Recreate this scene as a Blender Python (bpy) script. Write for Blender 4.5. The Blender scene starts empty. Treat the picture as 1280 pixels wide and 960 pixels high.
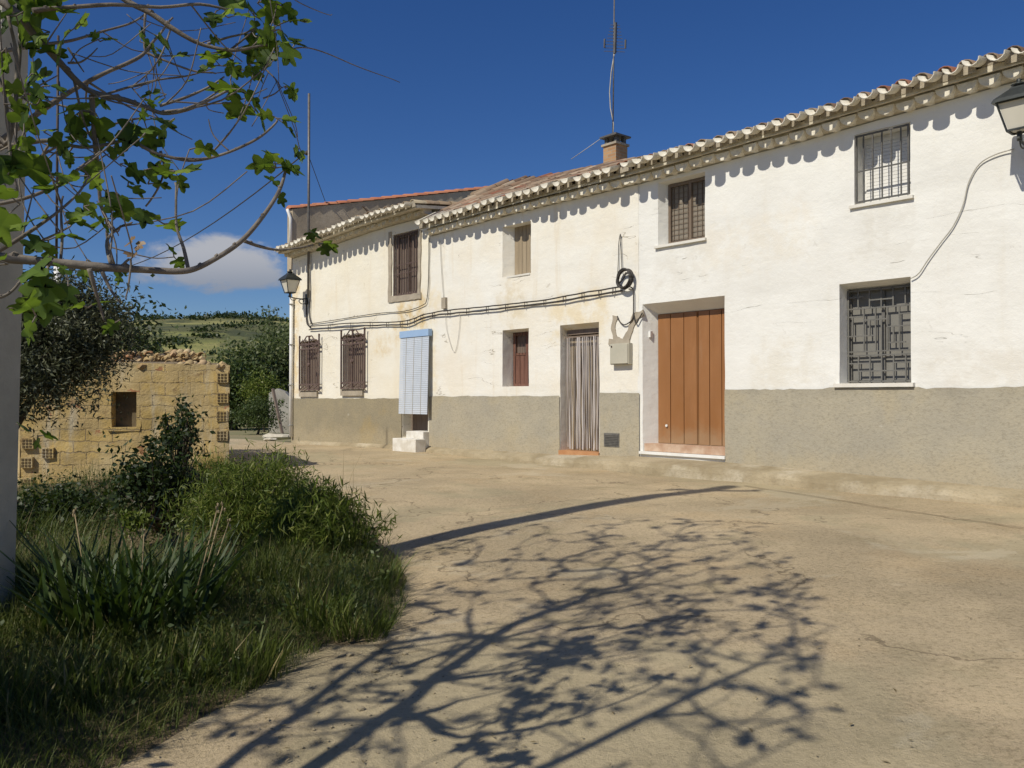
import bpy, bmesh, math, random
import numpy as np
from mathutils import Vector, Matrix, noise as mnoise
random.seed(7); RNG = np.random.default_rng(7)
R = math.radians
sc = bpy.context.scene
COL = sc.collection

# ------------------------------------------------------------------ camera
F = 1065.0
PITCH = math.atan(17 / F)
CAM = Vector((0, 0, 1.15))
cd = bpy.data.cameras.new("camera"); cam = bpy.data.objects.new("camera", cd); COL.objects.link(cam)
cd.sensor_width = 36; cd.lens = 36 * F / 1280; cd.clip_end = 3000; cd.clip_start = 0.05
cam.location = CAM; cam.rotation_euler = (R(90) + PITCH, 0, 0)
sc.camera = cam

# ------------------------------------------------------------------ light
SUN_EL, SUN_AZ = R(45), math.atan2(-.713, -.701)        # azimuth measured from +Y towards +X
wd = bpy.data.worlds.new("World"); sc.world = wd; wd.use_nodes = True
wn = wd.node_tree.nodes; wl = wd.node_tree.links
bg = wn["Background"]; bg.inputs[1].default_value = 0.075
sky = wn.new("ShaderNodeTexSky"); sky.sky_type = 'NISHITA'; sky.sun_disc = False
sky.sun_elevation = SUN_EL; sky.sun_rotation = SUN_AZ
sky.altitude = 900; sky.air_density = 1.0; sky.dust_density = 0.6; sky.ozone_density = 5.0
sl = bpy.data.lights.new("sun", 'SUN'); so = bpy.data.objects.new("sun", sl); COL.objects.link(so)
sl.energy = 4.1; sl.angle = R(0.6); sl.color = (1.0, .935, .80)
SD = Vector((math.sin(SUN_AZ) * math.cos(SUN_EL), math.cos(SUN_AZ) * math.cos(SUN_EL), math.sin(SUN_EL)))
so.rotation_euler = (-SD).to_track_quat('-Z', 'Y').to_euler(); so.location = (-20, -20, 25)
vs = sc.view_settings; vs.view_transform = 'Standard'; vs.look = 'None'; vs.exposure = 0.0; vs.gamma = 1; vs.use_curve_mapping = False

# ------------------------------------------------------------------ node helpers
class NT:
    def __init__(s, tree): s.t = tree; s.n = tree.nodes; s.l = tree.links
    def new(s, typ, **kw):
        n = s.n.new(typ)
        for k, v in kw.items(): setattr(n, k, v)
        return n
    def put(s, sock, v):
        if isinstance(v, bpy.types.NodeSocket): s.l.new(v, sock)
        elif isinstance(v, (tuple, list)) and len(v) == 3 and sock.type == 'RGBA': sock.default_value = (*v, 1)
        else: sock.default_value = v
    def coord(s, which='Object', scale=(1, 1, 1), loc=(0, 0, 0)):
        c = s.new('ShaderNodeTexCoord'); m = s.new('ShaderNodeMapping')
        s.l.new(c.outputs[which], m.inputs[0]); m.inputs['Scale'].default_value = scale; m.inputs['Location'].default_value = loc
        return m.outputs[0]
    def noise(s, scale, detail=4, rough=.55, vec=None, dist=0):
        n = s.new('ShaderNodeTexNoise'); n.inputs['Scale'].default_value = scale; n.inputs['Detail'].default_value = detail
        n.inputs['Roughness'].default_value = rough; n.inputs['Distortion'].default_value = dist
        if vec is not None: s.l.new(vec, n.inputs['Vector'])
        return n.outputs['Fac']
    def math(s, op, a, b=0.0, clamp=False):
        n = s.new('ShaderNodeMath', operation=op); n.use_clamp = clamp
        s.put(n.inputs[0], a); s.put(n.inputs[1], b); return n.outputs[0]
    def rng(s, v, a, b, c=0.0, d=1.0):
        n = s.new('ShaderNodeMapRange'); n.interpolation_type = 'SMOOTHSTEP'; s.put(n.inputs[0], v)
        for i, x in enumerate((a, b, c, d)): n.inputs[i + 1].default_value = x
        return n.outputs[0]
    def mix(s, f, a, b, mode='MIX'):
        n = s.new('ShaderNodeMix', data_type='RGBA', blend_type=mode)
        s.put(n.inputs[0], f); s.put(n.inputs[6], a); s.put(n.inputs[7], b); return n.outputs[2]
    def ramp(s, f, stops):
        n = s.new('ShaderNodeValToRGB'); e = n.color_ramp.elements
        while len(e) < len(stops): e.new(.5)
        for el, (p, c) in zip(e, stops): el.position = p; el.color = (*c, 1)
        s.put(n.inputs[0], f); return n.outputs[0]
    def bump(s, h, strength=.5, dist=.01, normal=None):
        n = s.new('ShaderNodeBump'); n.inputs['Strength'].default_value = strength; n.inputs['Distance'].default_value = dist
        s.put(n.inputs['Height'], h)
        if normal is not None: s.l.new(normal, n.inputs['Normal'])
        return n.outputs[0]
    def sep(s, vec):
        n = s.new('ShaderNodeSeparateXYZ'); s.l.new(vec, n.inputs[0]); return n.outputs
    def island(s): return s.new('ShaderNodeNewGeometry').outputs['Random Per Island']

def newmat(name):
    m = bpy.data.materials.new(name); m.use_nodes = True
    t = NT(m.node_tree); return m, t, m.node_tree.nodes['Principled BSDF']

def pmat(name, c1, c2, scale=8, rough=.8, bump=.3, bdist=.004, stretch=(1, 1, 1), metal=0, fine=60, spec=.3):
    """two colours mottled by noise plus bump"""
    m, t, p = newmat(name); v = t.coord('Object', stretch)
    n = t.noise(scale, 5, .6, v); t.put(p.inputs['Base Color'], t.mix(t.rng(n, .3, .7), c1, c2))
    f = t.noise(fine, 4, .6, v)
    t.put(p.inputs['Normal'], t.bump(t.math('ADD', n, f), bump, bdist))
    p.inputs['Roughness'].default_value = rough; p.inputs['Metallic'].default_value = metal
    p.inputs['Specular IOR Level'].default_value = spec
    return m

def leafmat(name, stops, trans=.35, rough=.5, tc=None):
    m, t, p = newmat(name)
    c = t.ramp(t.island(), stops); t.put(p.inputs['Base Color'], c); p.inputs['Roughness'].default_value = rough
    p.inputs['Specular IOR Level'].default_value = .3
    tr = t.new('ShaderNodeBsdfTranslucent'); t.put(tr.inputs[0], t.mix(.5, c, tc or (.16, .26, .02)))
    mx = t.new('ShaderNodeMixShader'); mx.inputs[0].default_value = trans
    t.l.new(p.outputs[0], mx.inputs[1]); t.l.new(tr.outputs[0], mx.inputs[2])
    t.l.new(mx.outputs[0], t.n['Material Output'].inputs[0]); return m

# sky colour + one small cloud low in the sky (a function of direction in the world)
wt = NT(wd.node_tree)
gen = wt.new('ShaderNodeTexCoord').outputs['Generated']
gx, gy, gz = wt.sep(gen)
gyc = wt.math('MAXIMUM', gy, .05)
ca = wt.math('DIVIDE', gx, gyc); cb = wt.math('DIVIDE', gz, gyc)
cx = wt.math('DIVIDE', wt.math('ADD', ca, .345), .115); cz = wt.math('DIVIDE', wt.math('SUBTRACT', cb, .158), .040)
r2 = wt.math('ADD', wt.math('MULTIPLY', cx, cx), wt.math('MULTIPLY', cz, cz))
cn = wt.noise(16, 6, .6, wt.coord('Generated', (1, 1, 1.9)), .3)
cn2 = wt.noise(7, 3, .5, wt.coord('Generated', (1, 1, 2.2), (3, 1, 2)))
dens = wt.math('SUBTRACT', wt.math('ADD', cn, wt.math('MULTIPLY', cn2, .5)), wt.math('MULTIPLY', r2, .54))
cl = wt.rng(dens, .30, .58); cl = wt.math('MULTIPLY', cl, wt.rng(gy, .3, .5)); cl = wt.math('MULTIPLY', cl, .85)
hs = wt.new('ShaderNodeHueSaturation'); hs.inputs['Saturation'].default_value = 1.23; hs.inputs['Value'].default_value = 1.03; hs.inputs['Hue'].default_value = .512
wl.new(sky.outputs[0], hs.inputs['Color'])
ccol = wt.mix(wt.rng(cz, -1.0, .5), (3.6, 3.9, 4.6), (6.4, 6.4, 6.6))
wl.new(wt.mix(cl, hs.outputs[0], ccol), bg.inputs[0])

# ------------------------------------------------------------------ geometry helpers
def lerp(a, b, t): return a + (b - a) * t
def ease(a, b, x):
    t = min(1, max(0, (x - a) / (b - a))); return t * t * (3 - 2 * t)
DR = Vector((0.65775, -0.75323, 0)); DN = Vector((-0.75323, -0.65775, 0)); P0 = Vector((220 / F * 13.5, 13.5, 0))
FANG = math.atan2(DR.y, DR.x)
def ray(x, y):
    a = (x - 640) / F; b = (480 - y) / F; cp, sp = math.cos(PITCH), math.sin(PITCH)
    return Vector((a, cp - b * sp, b * cp + sp))
def fp(x, y, n=0.0):
    """point of the facade plane (offset n towards the street) seen at x, y -> (s, z)"""
    r = ray(x, y); p = P0 + DN * n
    t = p.dot(DN) / r.dot(DN); q = r * t
    return (q - p).dot(DR), CAM.z + q.z
def fs(x, n=0.0): return fp(x, 480, n)[0]
def at(x, y, depth): return CAM + ray(x, y) * depth
def interp(x, tab):
    if x <= tab[0][0]: return tab[0][1]
    for (a, b), (c, d) in zip(tab, tab[1:]):
        if x <= c: return lerp(b, d, (x - a) / (c - a))
    return tab[-1][1]
APR = [(-13.6, -.06), (-8.5, .03), (-3, .075), (-1, .14), (.7, .14), (4.8, .06), (9, .02)]
RD0 = [(-30, -.25), (-13.6, -.13), (-8.5, -.03), (-3, -.055), (.7, -.07), (4.8, -.07), (12, -.1)]
def ground(x, y):
    v = Vector((x, y, 0)) - P0; s = v.dot(DR); n = v.dot(DN)
    z = interp(s, RD0) - .42 * ease(3.3, 11.2, n)
    return z
def gp(x, y, dz=0.0):
    r = ray(x, y); t = 5.0
    for _ in range(30):
        q = CAM + r * t; e = q.z - ground(q.x, q.y) - dz
        t += e / max(.02, -r.z) * .7
    return CAM + r * t

def shade_smooth(me): me.polygons.foreach_set('use_smooth', [True] * len(me.polygons))

class MB:
    def __init__(s): s.v = []; s.f = []; s.sm = []
    def add(s, vs, fs_, smooth=False):
        o = len(s.v); s.v.extend([tuple(v) for v in vs]); s.f.extend([tuple(i + o for i in f) for f in fs_]); s.sm.extend([smooth] * len(fs_))
    def box(s, a, b, M=None):
        (x0, y0, z0), (x1, y1, z1) = a, b
        vs = [Vector(p) for p in ((x0, y0, z0), (x1, y0, z0), (x1, y1, z0), (x0, y1, z0), (x0, y0, z1), (x1, y0, z1), (x1, y1, z1), (x0, y1, z1))]
        if M: vs = [M @ v for v in vs]
        s.add(vs, [(0, 3, 2, 1), (4, 5, 6, 7), (0, 1, 5, 4), (1, 2, 6, 5), (2, 3, 7, 6), (3, 0, 4, 7)])
    def bar(s, p, q, w, h=None):
        p, q = Vector(p), Vector(q); d = (q - p); L = d.length; h = h or w
        M = Matrix.Translation(p) @ d.to_track_quat('Z', 'Y').to_matrix().to_4x4()
        s.box((-w / 2, -h / 2, 0), (w / 2, h / 2, L), M)
    def tube(s, pts, rad, n=6, caps=True):
        pts = [Vector(p) for p in pts]; k = len(pts)
        rads = [rad] * k if isinstance(rad, (int, float)) else rad
        up = Vector((.13, .31, .94)); rings = []; base = len(s.v); prev = None
        for i, p in enumerate(pts):
            d = (pts[min(k - 1, i + 1)] - pts[max(0, i - 1)])
            if d.length < 1e-7: d = Vector((0, 0, 1))
            d.normalize()
            if prev is None:
                a = d.cross(up)
                if a.length < 1e-3: a = d.cross(Vector((1, 0, 0)))
            else: a = prev - d * prev.dot(d)
            if a.length < 1e-4: a = d.orthogonal()
            a.normalize(); prev = a; b = d.cross(a)
            for j in range(n):
                t = 2 * math.pi * j / n; s.v.append(tuple(p + (a * math.cos(t) + b * math.sin(t)) * rads[i]))
        for i in range(k - 1):
            for j in range(n):
                j2 = (j + 1) % n
                s.f.append((base + i * n + j, base + i * n + j2, base + (i + 1) * n + j2, base + (i + 1) * n + j)); s.sm.append(True)
        if caps:
            s.f.append(tuple(base + j for j in range(n))[::-1]); s.sm.append(False)
            s.f.append(tuple(base + (k - 1) * n + j for j in range(n))); s.sm.append(False)
    def lathe(s, c, prof, n=10):
        s.tube([Vector(c) + Vector((0, 0, z)) for r, z in prof], [max(r, 1e-4) for r, z in prof], n)
    def rock(s, c, r, seed, sub=1):
        bm = bmesh.new(); bmesh.ops.create_icosphere(bm, subdivisions=sub, radius=1)
        off = Vector((seed * 3.1, seed * 1.7, seed)); sx = Vector((r[0], r[1], r[2]))
        vs = []
        for v in bm.verts:
            k = 1 + .45 * mnoise.noise(v.co * 1.3 + off); vs.append(Vector(c) + Vector((v.co.x * sx.x, v.co.y * sx.y, v.co.z * sx.z)) * k)
        s.add(vs, [tuple(v.index for v in f.verts) for f in bm.faces]); bm.free()
    def build(s, name, mat, parent=None, loc=None, rotz=0.0):
        me = bpy.data.meshes.new(name); me.from_pydata(s.v, [], s.f); me.update()
        me.polygons.foreach_set('use_smooth', s.sm)
        return link(name, me, mat, parent, loc, rotz)

def link(name, me, mat, parent=None, loc=None, rotz=0.0):
    o = bpy.data.objects.new(name, me); COL.objects.link(o)
    for m in (mat if isinstance(mat, (list, tuple)) else [mat]): me.materials.append(m)
    if parent: o.parent = parent
    if loc is not None: o.location = loc
    o.rotation_euler = (0, 0, rotz)
    return o
def tag(o, label, cat, group=None):
    o['label'] = label; o['category'] = cat
    if group: o['group'] = group
    return o
def struct(o): o['kind'] = 'structure'; return o
def thing(name, loc, rotz, label, cat, group=None):
    o = bpy.data.objects.new(name, None); COL.objects.link(o); o.location = loc; o.rotation_euler = (0, 0, rotz)
    o.empty_display_size = .2
    return tag(o, label, cat, group)
def np_mesh(name, V, quads):
    me = bpy.data.meshes.new(name); n = len(quads); k = quads.shape[1]
    me.vertices.add(len(V)); me.vertices.foreach_set('co', V.astype(np.float32).ravel())
    me.loops.add(n * k); me.loops.foreach_set('vertex_index', quads.astype(np.int32).ravel())
    me.polygons.add(n); me.polygons.foreach_set('loop_start', np.arange(0, n * k, k, dtype=np.int32))
    me.update(calc_edges=True); return me
def smooth_noise(x, y, sc_, seed=0.0):
    return np.array([mnoise.noise(Vector((a * sc_ + seed, b * sc_, seed * .37))) for a, b in zip(np.ravel(x), np.ravel(y))]).reshape(np.shape(x))

def leaf_quads(C, D, L, W, nrm=None):
    """diamond leaves: centres C, directions D (n,3), length L, width W (n,)"""
    n = len(C); D = D / np.linalg.norm(D, axis=1, keepdims=True)
    S = np.cross(D, RNG.normal(size=(n, 3)) if nrm is None else nrm); S /= np.linalg.norm(S, axis=1, keepdims=True) + 1e-9
    N = np.cross(S, D)
    L = L[:, None]; W = W[:, None]
    b = C - D * L * .5; t = C + D * L * .5; m = C + D * L * .05 + N * L * .10
    V = np.stack([b, m + S * W * .5, t, m - S * W * .5], 1).reshape(-1, 3)
    Q = np.arange(4 * n).reshape(-1, 4); return V, Q
def foliage(name, C, L, W, mat, parent=None, up=.0, out=None, jit=.3):
    n = len(C); D = RNG.normal(size=(n, 3)); D[:, 2] += up
    if out is not None: D = D * .6 + out
    l = L * (1 + jit * RNG.uniform(-1, 1, n)); w = W * (1 + jit * RNG.uniform(-1, 1, n))
    V, Q = leaf_quads(C, D, l, w); return link(name, np_mesh(name, V, Q), mat, parent)
def clump_cloud(c, rad, nclump, nleaf, cr, shell=.55, flat=0.0, seed=1):
    """leaf centres gathered in clumps spread through an uneven ellipsoid"""
    g = np.random.default_rng(seed); d = g.normal(size=(nclump, 3)); d /= np.linalg.norm(d, axis=1, keepdims=True)
    if flat: d[:, 2] = np.abs(d[:, 2]) * (1 - flat) + d[:, 2] * flat
    r = (shell + (1 - shell) * g.random(nclump)) * np.array([1 + .35 * mnoise.noise(Vector(v) * 1.6 + Vector((seed, 0, 0))) for v in d])
    cc = np.array(c) + d * r[:, None] * np.array(rad)
    s = cr * (.6 + .8 * g.random(nclump))
    P = np.repeat(cc, nleaf, 0) + g.normal(size=(nclump * nleaf, 3)) * np.repeat(s, nleaf)[:, None] * np.array((1, 1, .75))
    return P, cc

# ------------------------------------------------------------------ materials
def wallmat(name, c1, c2, stain, stain_amt=.5, boxes=()):
    m, t, p = newmat(name); v = t.coord('Object')
    big = t.noise(.9, 5, .6, v); col = t.mix(t.rng(big, .35, .68), c1, c2)
    band = t.noise(1.0, 4, .6, t.coord('Object', (.35, 1, 3.2)))
    col = t.mix(t.math('MULTIPLY', t.rng(band, .5, .75), .28), col, tuple(x * .82 for x in c2))
    streak = t.noise(1.0, 5, .65, t.coord('Object', (3.2, 1, .35), (4, 0, 0)))
    col = t.mix(t.math('MULTIPLY', t.rng(streak, .54, .78), stain_amt), col, stain)
    spot = t.noise(2.6, 6, .7, v, .5); col = t.mix(t.math('MULTIPLY', t.rng(spot, .655, .70), .8 * stain_amt), col, tuple(x * .62 for x in stain))
    grime = t.noise(14, 5, .7, v); col = t.mix(t.math('MULTIPLY', t.rng(grime, .58, .75), .16), col, tuple(x * .55 for x in c2))
    ox, oy, oz = t.sep(v)
    for (x0, x1, z0, z1, colr, amt) in boxes:      # stains that sit at one place of the wall
        wob = t.math('MULTIPLY', t.math('SUBTRACT', t.noise(2.2, 5, .6, v), .5), 1.1)
        ax = t.math('ADD', ox, wob); az = t.math('ADD', oz, wob); e = .16
        k = t.math('MULTIPLY', t.math('MULTIPLY', t.rng(ax, x0 - e, x0 + e), t.rng(ax, x1 - e, x1 + e, 1, 0)),
                   t.math('MULTIPLY', t.rng(az, z0 - e, z0 + e), t.rng(az, z1 - e, z1 + e, 1, 0)))
        col = t.mix(t.math('MULTIPLY', k, t.math('MULTIPLY', t.rng(t.noise(3.5, 5, .65, v), .35, .6), amt)), col, colr)
    cr = t.noise(1.3, 4, .5, t.coord('Object', (.28, 1, 1.6), (9, 0, 3)), .15)
    crk = t.math('LESS_THAN', t.math('ABSOLUTE', t.math('SUBTRACT', cr, .5)), .0022)
    crk = t.math('MULTIPLY', crk, t.rng(t.noise(1.1, 3, .5, v), .56, .60))
    col = t.mix(t.math('MULTIPLY', crk, .55), col, tuple(x * .35 for x in stain))
    t.put(p.inputs['Base Color'], col); p.inputs['Roughness'].default_value = .92; p.inputs['Specular IOR Level'].default_value = .15
    lay = t.noise(1, 5, .6, t.coord('Object', (.35, 1, 2.6), (1, 2, 3)), .4); med = t.noise(6, 6, .62, v); fine = t.noise(70, 3, .6, v)
    h = t.math('ADD', t.math('MULTIPLY', lay, .42), t.math('ADD', t.math('MULTIPLY', med, .62), t.math('MULTIPLY', fine, .10)))
    h = t.math('SUBTRACT', h, t.math('MULTIPLY', crk, .25))
    t.put(p.inputs['Normal'], t.bump(h, .55, .035)); return m

M = {}
M['wall3'] = wallmat('white_lime', (.79, .785, .745), (.745, .735, .69), (.64, .58, .47), .30,
    boxes=[(-.6, .33, 2.95, 3.6, (.60, .56, .48), .35), (2.75, 3.5, 2.9, 3.7, (.60, .57, .50), .35), (1.2, 2.2, 1.2, 1.9, (.66, .61, .50), .45), (3.7, 6, 1.2, 1.7, (.64, .60, .52), .45), (.2, 2.2, 3.1, 3.9, (.72, .64, .50), .3)])
M['wall2'] = wallmat('cream_lime', (.79, .775, .715), (.77, .725, .625), (.60, .47, .28), .42,
                     boxes=[(-4.6, -3.9, 2.6, 3.4, (.62, .52, .34), .55), (-3.2, -1.6, 2.3, 3.0, (.70, .58, .36), .6), (-7.2, -6.7, 1.2, 3.5, (.72, .60, .38), .5)])
M['wall1'] = wallmat('yellow_lime', (.79, .755, .655), (.77, .715, .585), (.60, .45, .24), .27,
                     boxes=[(-8.3, -7.15, 2.5, 3.45, (.62, .44, .18), .7), (-13.5, -13.15, 1.2, 4.6, (.64, .46, .20), .65), (-9.3, -8.5, 2.2, 2.6, (.62, .45, .2), .5)])
def plinthmat(name, c1, c2, c3, splash=False):
    m, t, p = newmat(name); v = t.coord('Object')
    col = t.mix(t.rng(t.noise(1.1, 6, .65, v), .35, .65), c1, c2)
    col = t.mix(t.math('MULTIPLY', t.rng(t.noise(.8, 5, .6, t.coord('Object', (1, 1, 1), (7, 3, 1))), .5, .66), .7), col, c3)
    ox, oy, oz = t.sep(v); dz = t.math('ADD', oz, t.math('MULTIPLY', t.math('SUBTRACT', t.noise(1.8, 6, .65, v), .5), 1.0))
    if splash:
        col = t.mix(t.math('MULTIPLY', t.rng(dz, .5, .15), .45), col, (.44, .37, .25))
        col = t.mix(t.math('MULTIPLY', t.rng(dz, 1.12, 1.32), .35), col, (.27, .25, .20))
        col = t.mix(t.math('MULTIPLY', t.math('GREATER_THAN', t.noise(1.5, 6, .7, t.coord('Object', (1, 1, 1.6), (2, 8, 4))), .68), .6), col, (.50, .47, .39))
    g = t.noise(24, 6, .75, t.coord('Object', (1, 1, 2.0))); col = t.mix(t.math('MULTIPLY', t.rng(g, .46, .68), .5), col, tuple(x * .5 for x in c1))
    t.put(p.inputs['Base Color'], col); p.inputs['Roughness'].default_value = .95; p.inputs['Specular IOR Level'].default_value = .1
    h = t.math('ADD', t.math('MULTIPLY', t.noise(5, 5, .6, v), .6), t.math('ADD', t.math('MULTIPLY', t.noise(28, 5, .7, v), .4), t.math('MULTIPLY', t.noise(110, 2, .6, v), .15)))
    t.put(p.inputs['Normal'], t.bump(h, .8, .02)); return m
M['plinth'] = plinthmat('rough_cement', (.42, .38, .29), (.375, .345, .275), (.44, .38, .26), True)
M['plinth1'] = plinthmat('stained_cement', (.33, .285, .19), (.29, .255, .18), (.38, .29, .14), True)
M['cement'] = pmat('grey_cement', (.33, .285, .22), (.42, .365, .285), 5, .95, .5, .01)
M['gablecem'] = plinthmat('old_render', (.48, .405, .30), (.37, .315, .235), (.54, .47, .36))
M['reveal'] = pmat('reveal_paint', (.74, .72, .66), (.66, .63, .56), 3, .9, .4, .01)
M['white_step'] = pmat('white_step', (.80, .80, .77), (.72, .71, .67), 6, .8, .2, .004)
M['steel_dark'] = pmat('dark_iron', (.045, .035, .03), (.07, .05, .04), 20, .55, .2, .001)
M['iron_brown'] = pmat('brown_iron', (.10, .068, .058), (.15, .10, .085), 14, .55, .2, .001)
M['iron_grey'] = pmat('grey_iron', (.085, .083, .078), (.13, .125, .115), 14, .55, .2, .001)
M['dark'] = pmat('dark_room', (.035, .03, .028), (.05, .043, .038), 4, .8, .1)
M['glassgrey'] = pmat('dull_glass', (.20, .192, .175), (.25, .24, .215), 3, .25, .05, .001, spec=.5)
M['wood_brown'] = pmat('brown_wood', (.15, .11, .08), (.19, .145, .105), 3, .6, .3, .003, (8, 8, .6))
M['wood_dark'] = pmat('dark_wood', (.16, .122, .095), (.22, .17, .135), 3, .7, .3, .003, (8, 8, .6))
M['wood_grey'] = pmat('weathered_wood', (.27, .215, .145), (.36, .29, .20), 3, .85, .5, .004, (9, 9, .5))
M['wood_red'] = pmat('red_brown_wood', (.13, .062, .045), (.19, .095, .068), 3, .6, .3, .003, (6, 6, .8))
M['net'] = pmat('grey_net', (.20, .175, .14), (.26, .225, .18), 5, .8, .4, .003)
M['door_metal'] = pmat('orange_brown_paint', (.245, .107, .037), (.275, .122, .045), 1.2, .42, .06, .002, (1, 1, .35), spec=.4)
m, t_, p = newmat('worn_door_paint'); v = t_.coord('Object'); ox, oy, oz = t_.sep(v)
col = t_.mix(t_.rng(t_.noise(1.1, 5, .6, t_.coord('Object', (2, 1, .5))), .35, .68), (.27, .117, .037), (.325, .148, .054))
col = t_.mix(t_.math('MULTIPLY', t_.rng(t_.noise(3, 6, .7, t_.coord('Object', (3, 1, .25), (3, 0, 1))), .56, .75), .4), col, (.33, .19, .10))
dz = t_.math('ADD', oz, t_.math('MULTIPLY', t_.math('SUBTRACT', t_.noise(2.5, 6, .65, v), .5), .9)); col = t_.mix(t_.math('MULTIPLY', t_.rng(dz, .75, .35), .55), col, (.34, .25, .15))
t_.put(p.inputs['Base Color'], col); t_.put(p.inputs['Roughness'], t_.rng(t_.noise(4, 5, .6, v), .3, .7, .4, .62)); t_.put(p.inputs['Normal'], t_.bump(t_.noise(3, 3, .5, v), .12, .01)); M['door_metal'] = m
M['groove'] = pmat('groove', (.10, .045, .02), (.12, .055, .025), 5, .6, .1)
M['pinkstone'] = pmat('pink_stone', (.42, .26, .17), (.60, .46, .34), 4, .75, .4, .006)
M['brickred'] = pmat('red_brick', (.42, .20, .09), (.50, .27, .13), 5, .85, .4, .006)
M['whitepaint'] = pmat('white_paint', (.78, .77, .74), (.70, .69, .66), 5, .5, .1, .001)
M['blind'] = pmat('blue_slats', (.54, .595, .67), (.60, .65, .72), 5, .45, .1, .001)
M['blindtop'] = pmat('blue_box', (.30, .44, .66), (.34, .48, .68), 5, .45, .1, .001)
M['plasticgrey'] = pmat('grey_plastic', (.44, .42, .34), (.50, .47, .38), 3, .5, .08, .001)
M['ventmetal'] = pmat('vent_metal', (.14, .135, .125), (.20, .19, .17), 16, .6, .3, .002, metal=.3)
M['galv'] = pmat('galvanised', (.34, .34, .33), (.45, .45, .43), 12, .45, .1, .001, metal=.6)
M['mastmetal'] = pmat('dull_mast', (.13, .125, .12), (.19, .18, .17), 12, .5, .1, .001, metal=.4)
M['cable'] = pmat('black_cable', (.035, .032, .03), (.07, .062, .055), 10, .6, .1, .001)
M['cablelight'] = pmat('pale_cable', (.50, .48, .42), (.42, .40, .35), 10, .6, .1, .001)
M['lampmetal'] = pmat('lamp_metal', (.035, .040, .038), (.055, .06, .057), 12, .45, .1, .001, metal=.3)
M['lampglass'] = pmat('frosted_glass', (.66, .63, .54), (.60, .57, .48), 2, .3, .02, .001, spec=.5)
M['conc_pole'] = pmat('pole_concrete', (.36, .345, .295), (.45, .43, .37), 3, .9, .5, .006)
M['chbrick'] = None
def tilemat(name, stops, lichen=.35):
    m, t, p = newmat(name); v = t.coord('Object'); col = t.ramp(t.island(), stops)
    n = t.noise(9, 6, .65, v); col = t.mix(t.math('MULTIPLY', t.rng(n, .45, .7), lichen), col, (.23, .21, .16))
    col = t.mix(t.math('MULTIPLY', t.rng(t.noise(4, 5, .6, v), .55, .72), .5), col, (.07, .058, .05))
    t.put(p.inputs['Base Color'], col); p.inputs['Roughness'].default_value = .92; p.inputs['Specular IOR Level'].default_value = .12
    t.put(p.inputs['Normal'], t.bump(t.math('ADD', n, t.noise(60, 4, .6, v)), .5, .006)); return m
M['tile'] = tilemat('old_clay_tile', [(0, (.11, .075, .058)), (.25, (.24, .155, .105)), (.45, (.34, .255, .18)), (.62, (.17, .11, .08)), (.8, (.42, .34, .25)), (.9, (.29, .12, .075)), (1, (.20, .09, .06))])
M['tilered'] = tilemat('red_clay_tile', [(0, (.36, .13, .075)), (.5, (.44, .19, .11)), (1, (.33, .15, .10))], .15)
M['tilepale'] = tilemat('mortared_tile', [(0, (.44, .37, .26)), (.4, (.36, .28, .185)), (.7, (.26, .18, .12)), (1, (.52, .46, .35))], .3)
M['corbel'] = pmat('limed_corbel', (.64, .595, .49), (.78, .74, .64), 7, .95, .6, .008)
M['mortar'] = pmat('eaves_mortar', (.50, .455, .36), (.62, .575, .47), 6, .95, .6, .01)
M['mouth'] = pmat('tile_mouth_mortar', (.28, .245, .19), (.42, .375, .30), 5, .95, .6, .01)  # mortar copy, shade put into its colour to subdue the sunlit mouths
M['bark'] = pmat('grey_bark', (.14, .118, .10), (.24, .21, .175), 9, .9, .6, .006)
M['bark_dark'] = pmat('dark_bark', (.07, .055, .04), (.12, .095, .07), 9, .95, .6, .006)
M['fig'] = leafmat('fig_leaf', [(0, (.032, .06, .016)), (.4, (.065, .115, .024)), (.75, (.12, .20, .035)), (1, (.24, .33, .06))], .47, .5, (.26, .40, .02))
M['dryleaf'] = leafmat('dry_leaf', [(0, (.13, .08, .045)), (1, (.24, .16, .09))], .15)
M['holeshade'] = pmat('block_hollow', (.09, .062, .03), (.13, .09, .045), 5, .95, .2)  # dark colour stands in for the shade inside the block hollows
M['olive'] = leafmat('olive_leaf', [(0, (.035, .042, .018)), (.55, (.075, .085, .042)), (1, (.19, .20, .125))], .15, .5, (.1, .12, .03))
M['darkleaf'] = leafmat('dark_leaf', [(0, (.012, .024, .008)), (.7, (.026, .045, .013)), (1, (.06, .085, .03))], .15)
M['midleaf'] = leafmat('mid_leaf', [(0, (.04, .065, .018)), (.6, (.065, .095, .028)), (1, (.10, .12, .04))], .2)
M['farleaf'] = leafmat('far_leaf', [(0, (.08, .105, .045)), (.6, (.13, .16, .07)), (1, (.19, .205, .10))], .3)
M['brightleaf'] = leafmat('bright_leaf', [(0, (.07, .105, .015)), (.6, (.125, .165, .026)), (1, (.22, .235, .055))], .3)
M['grass'] = leafmat('grass_blade', [(0, (.045, .068, .012)), (.5, (.085, .112, .022)), (.85, (.145, .165, .036)), (.94, (.24, .20, .085)), (1, (.30, .24, .12))], .25)
M['iris'] = leafmat('iris_leaf', [(0, (.022, .045, .012)), (.7, (.042, .075, .02)), (1, (.085, .11, .035))], .2)
M['straw'] = leafmat('straw', [(0, (.25, .19, .10)), (1, (.40, .32, .19))], .2)

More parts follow.
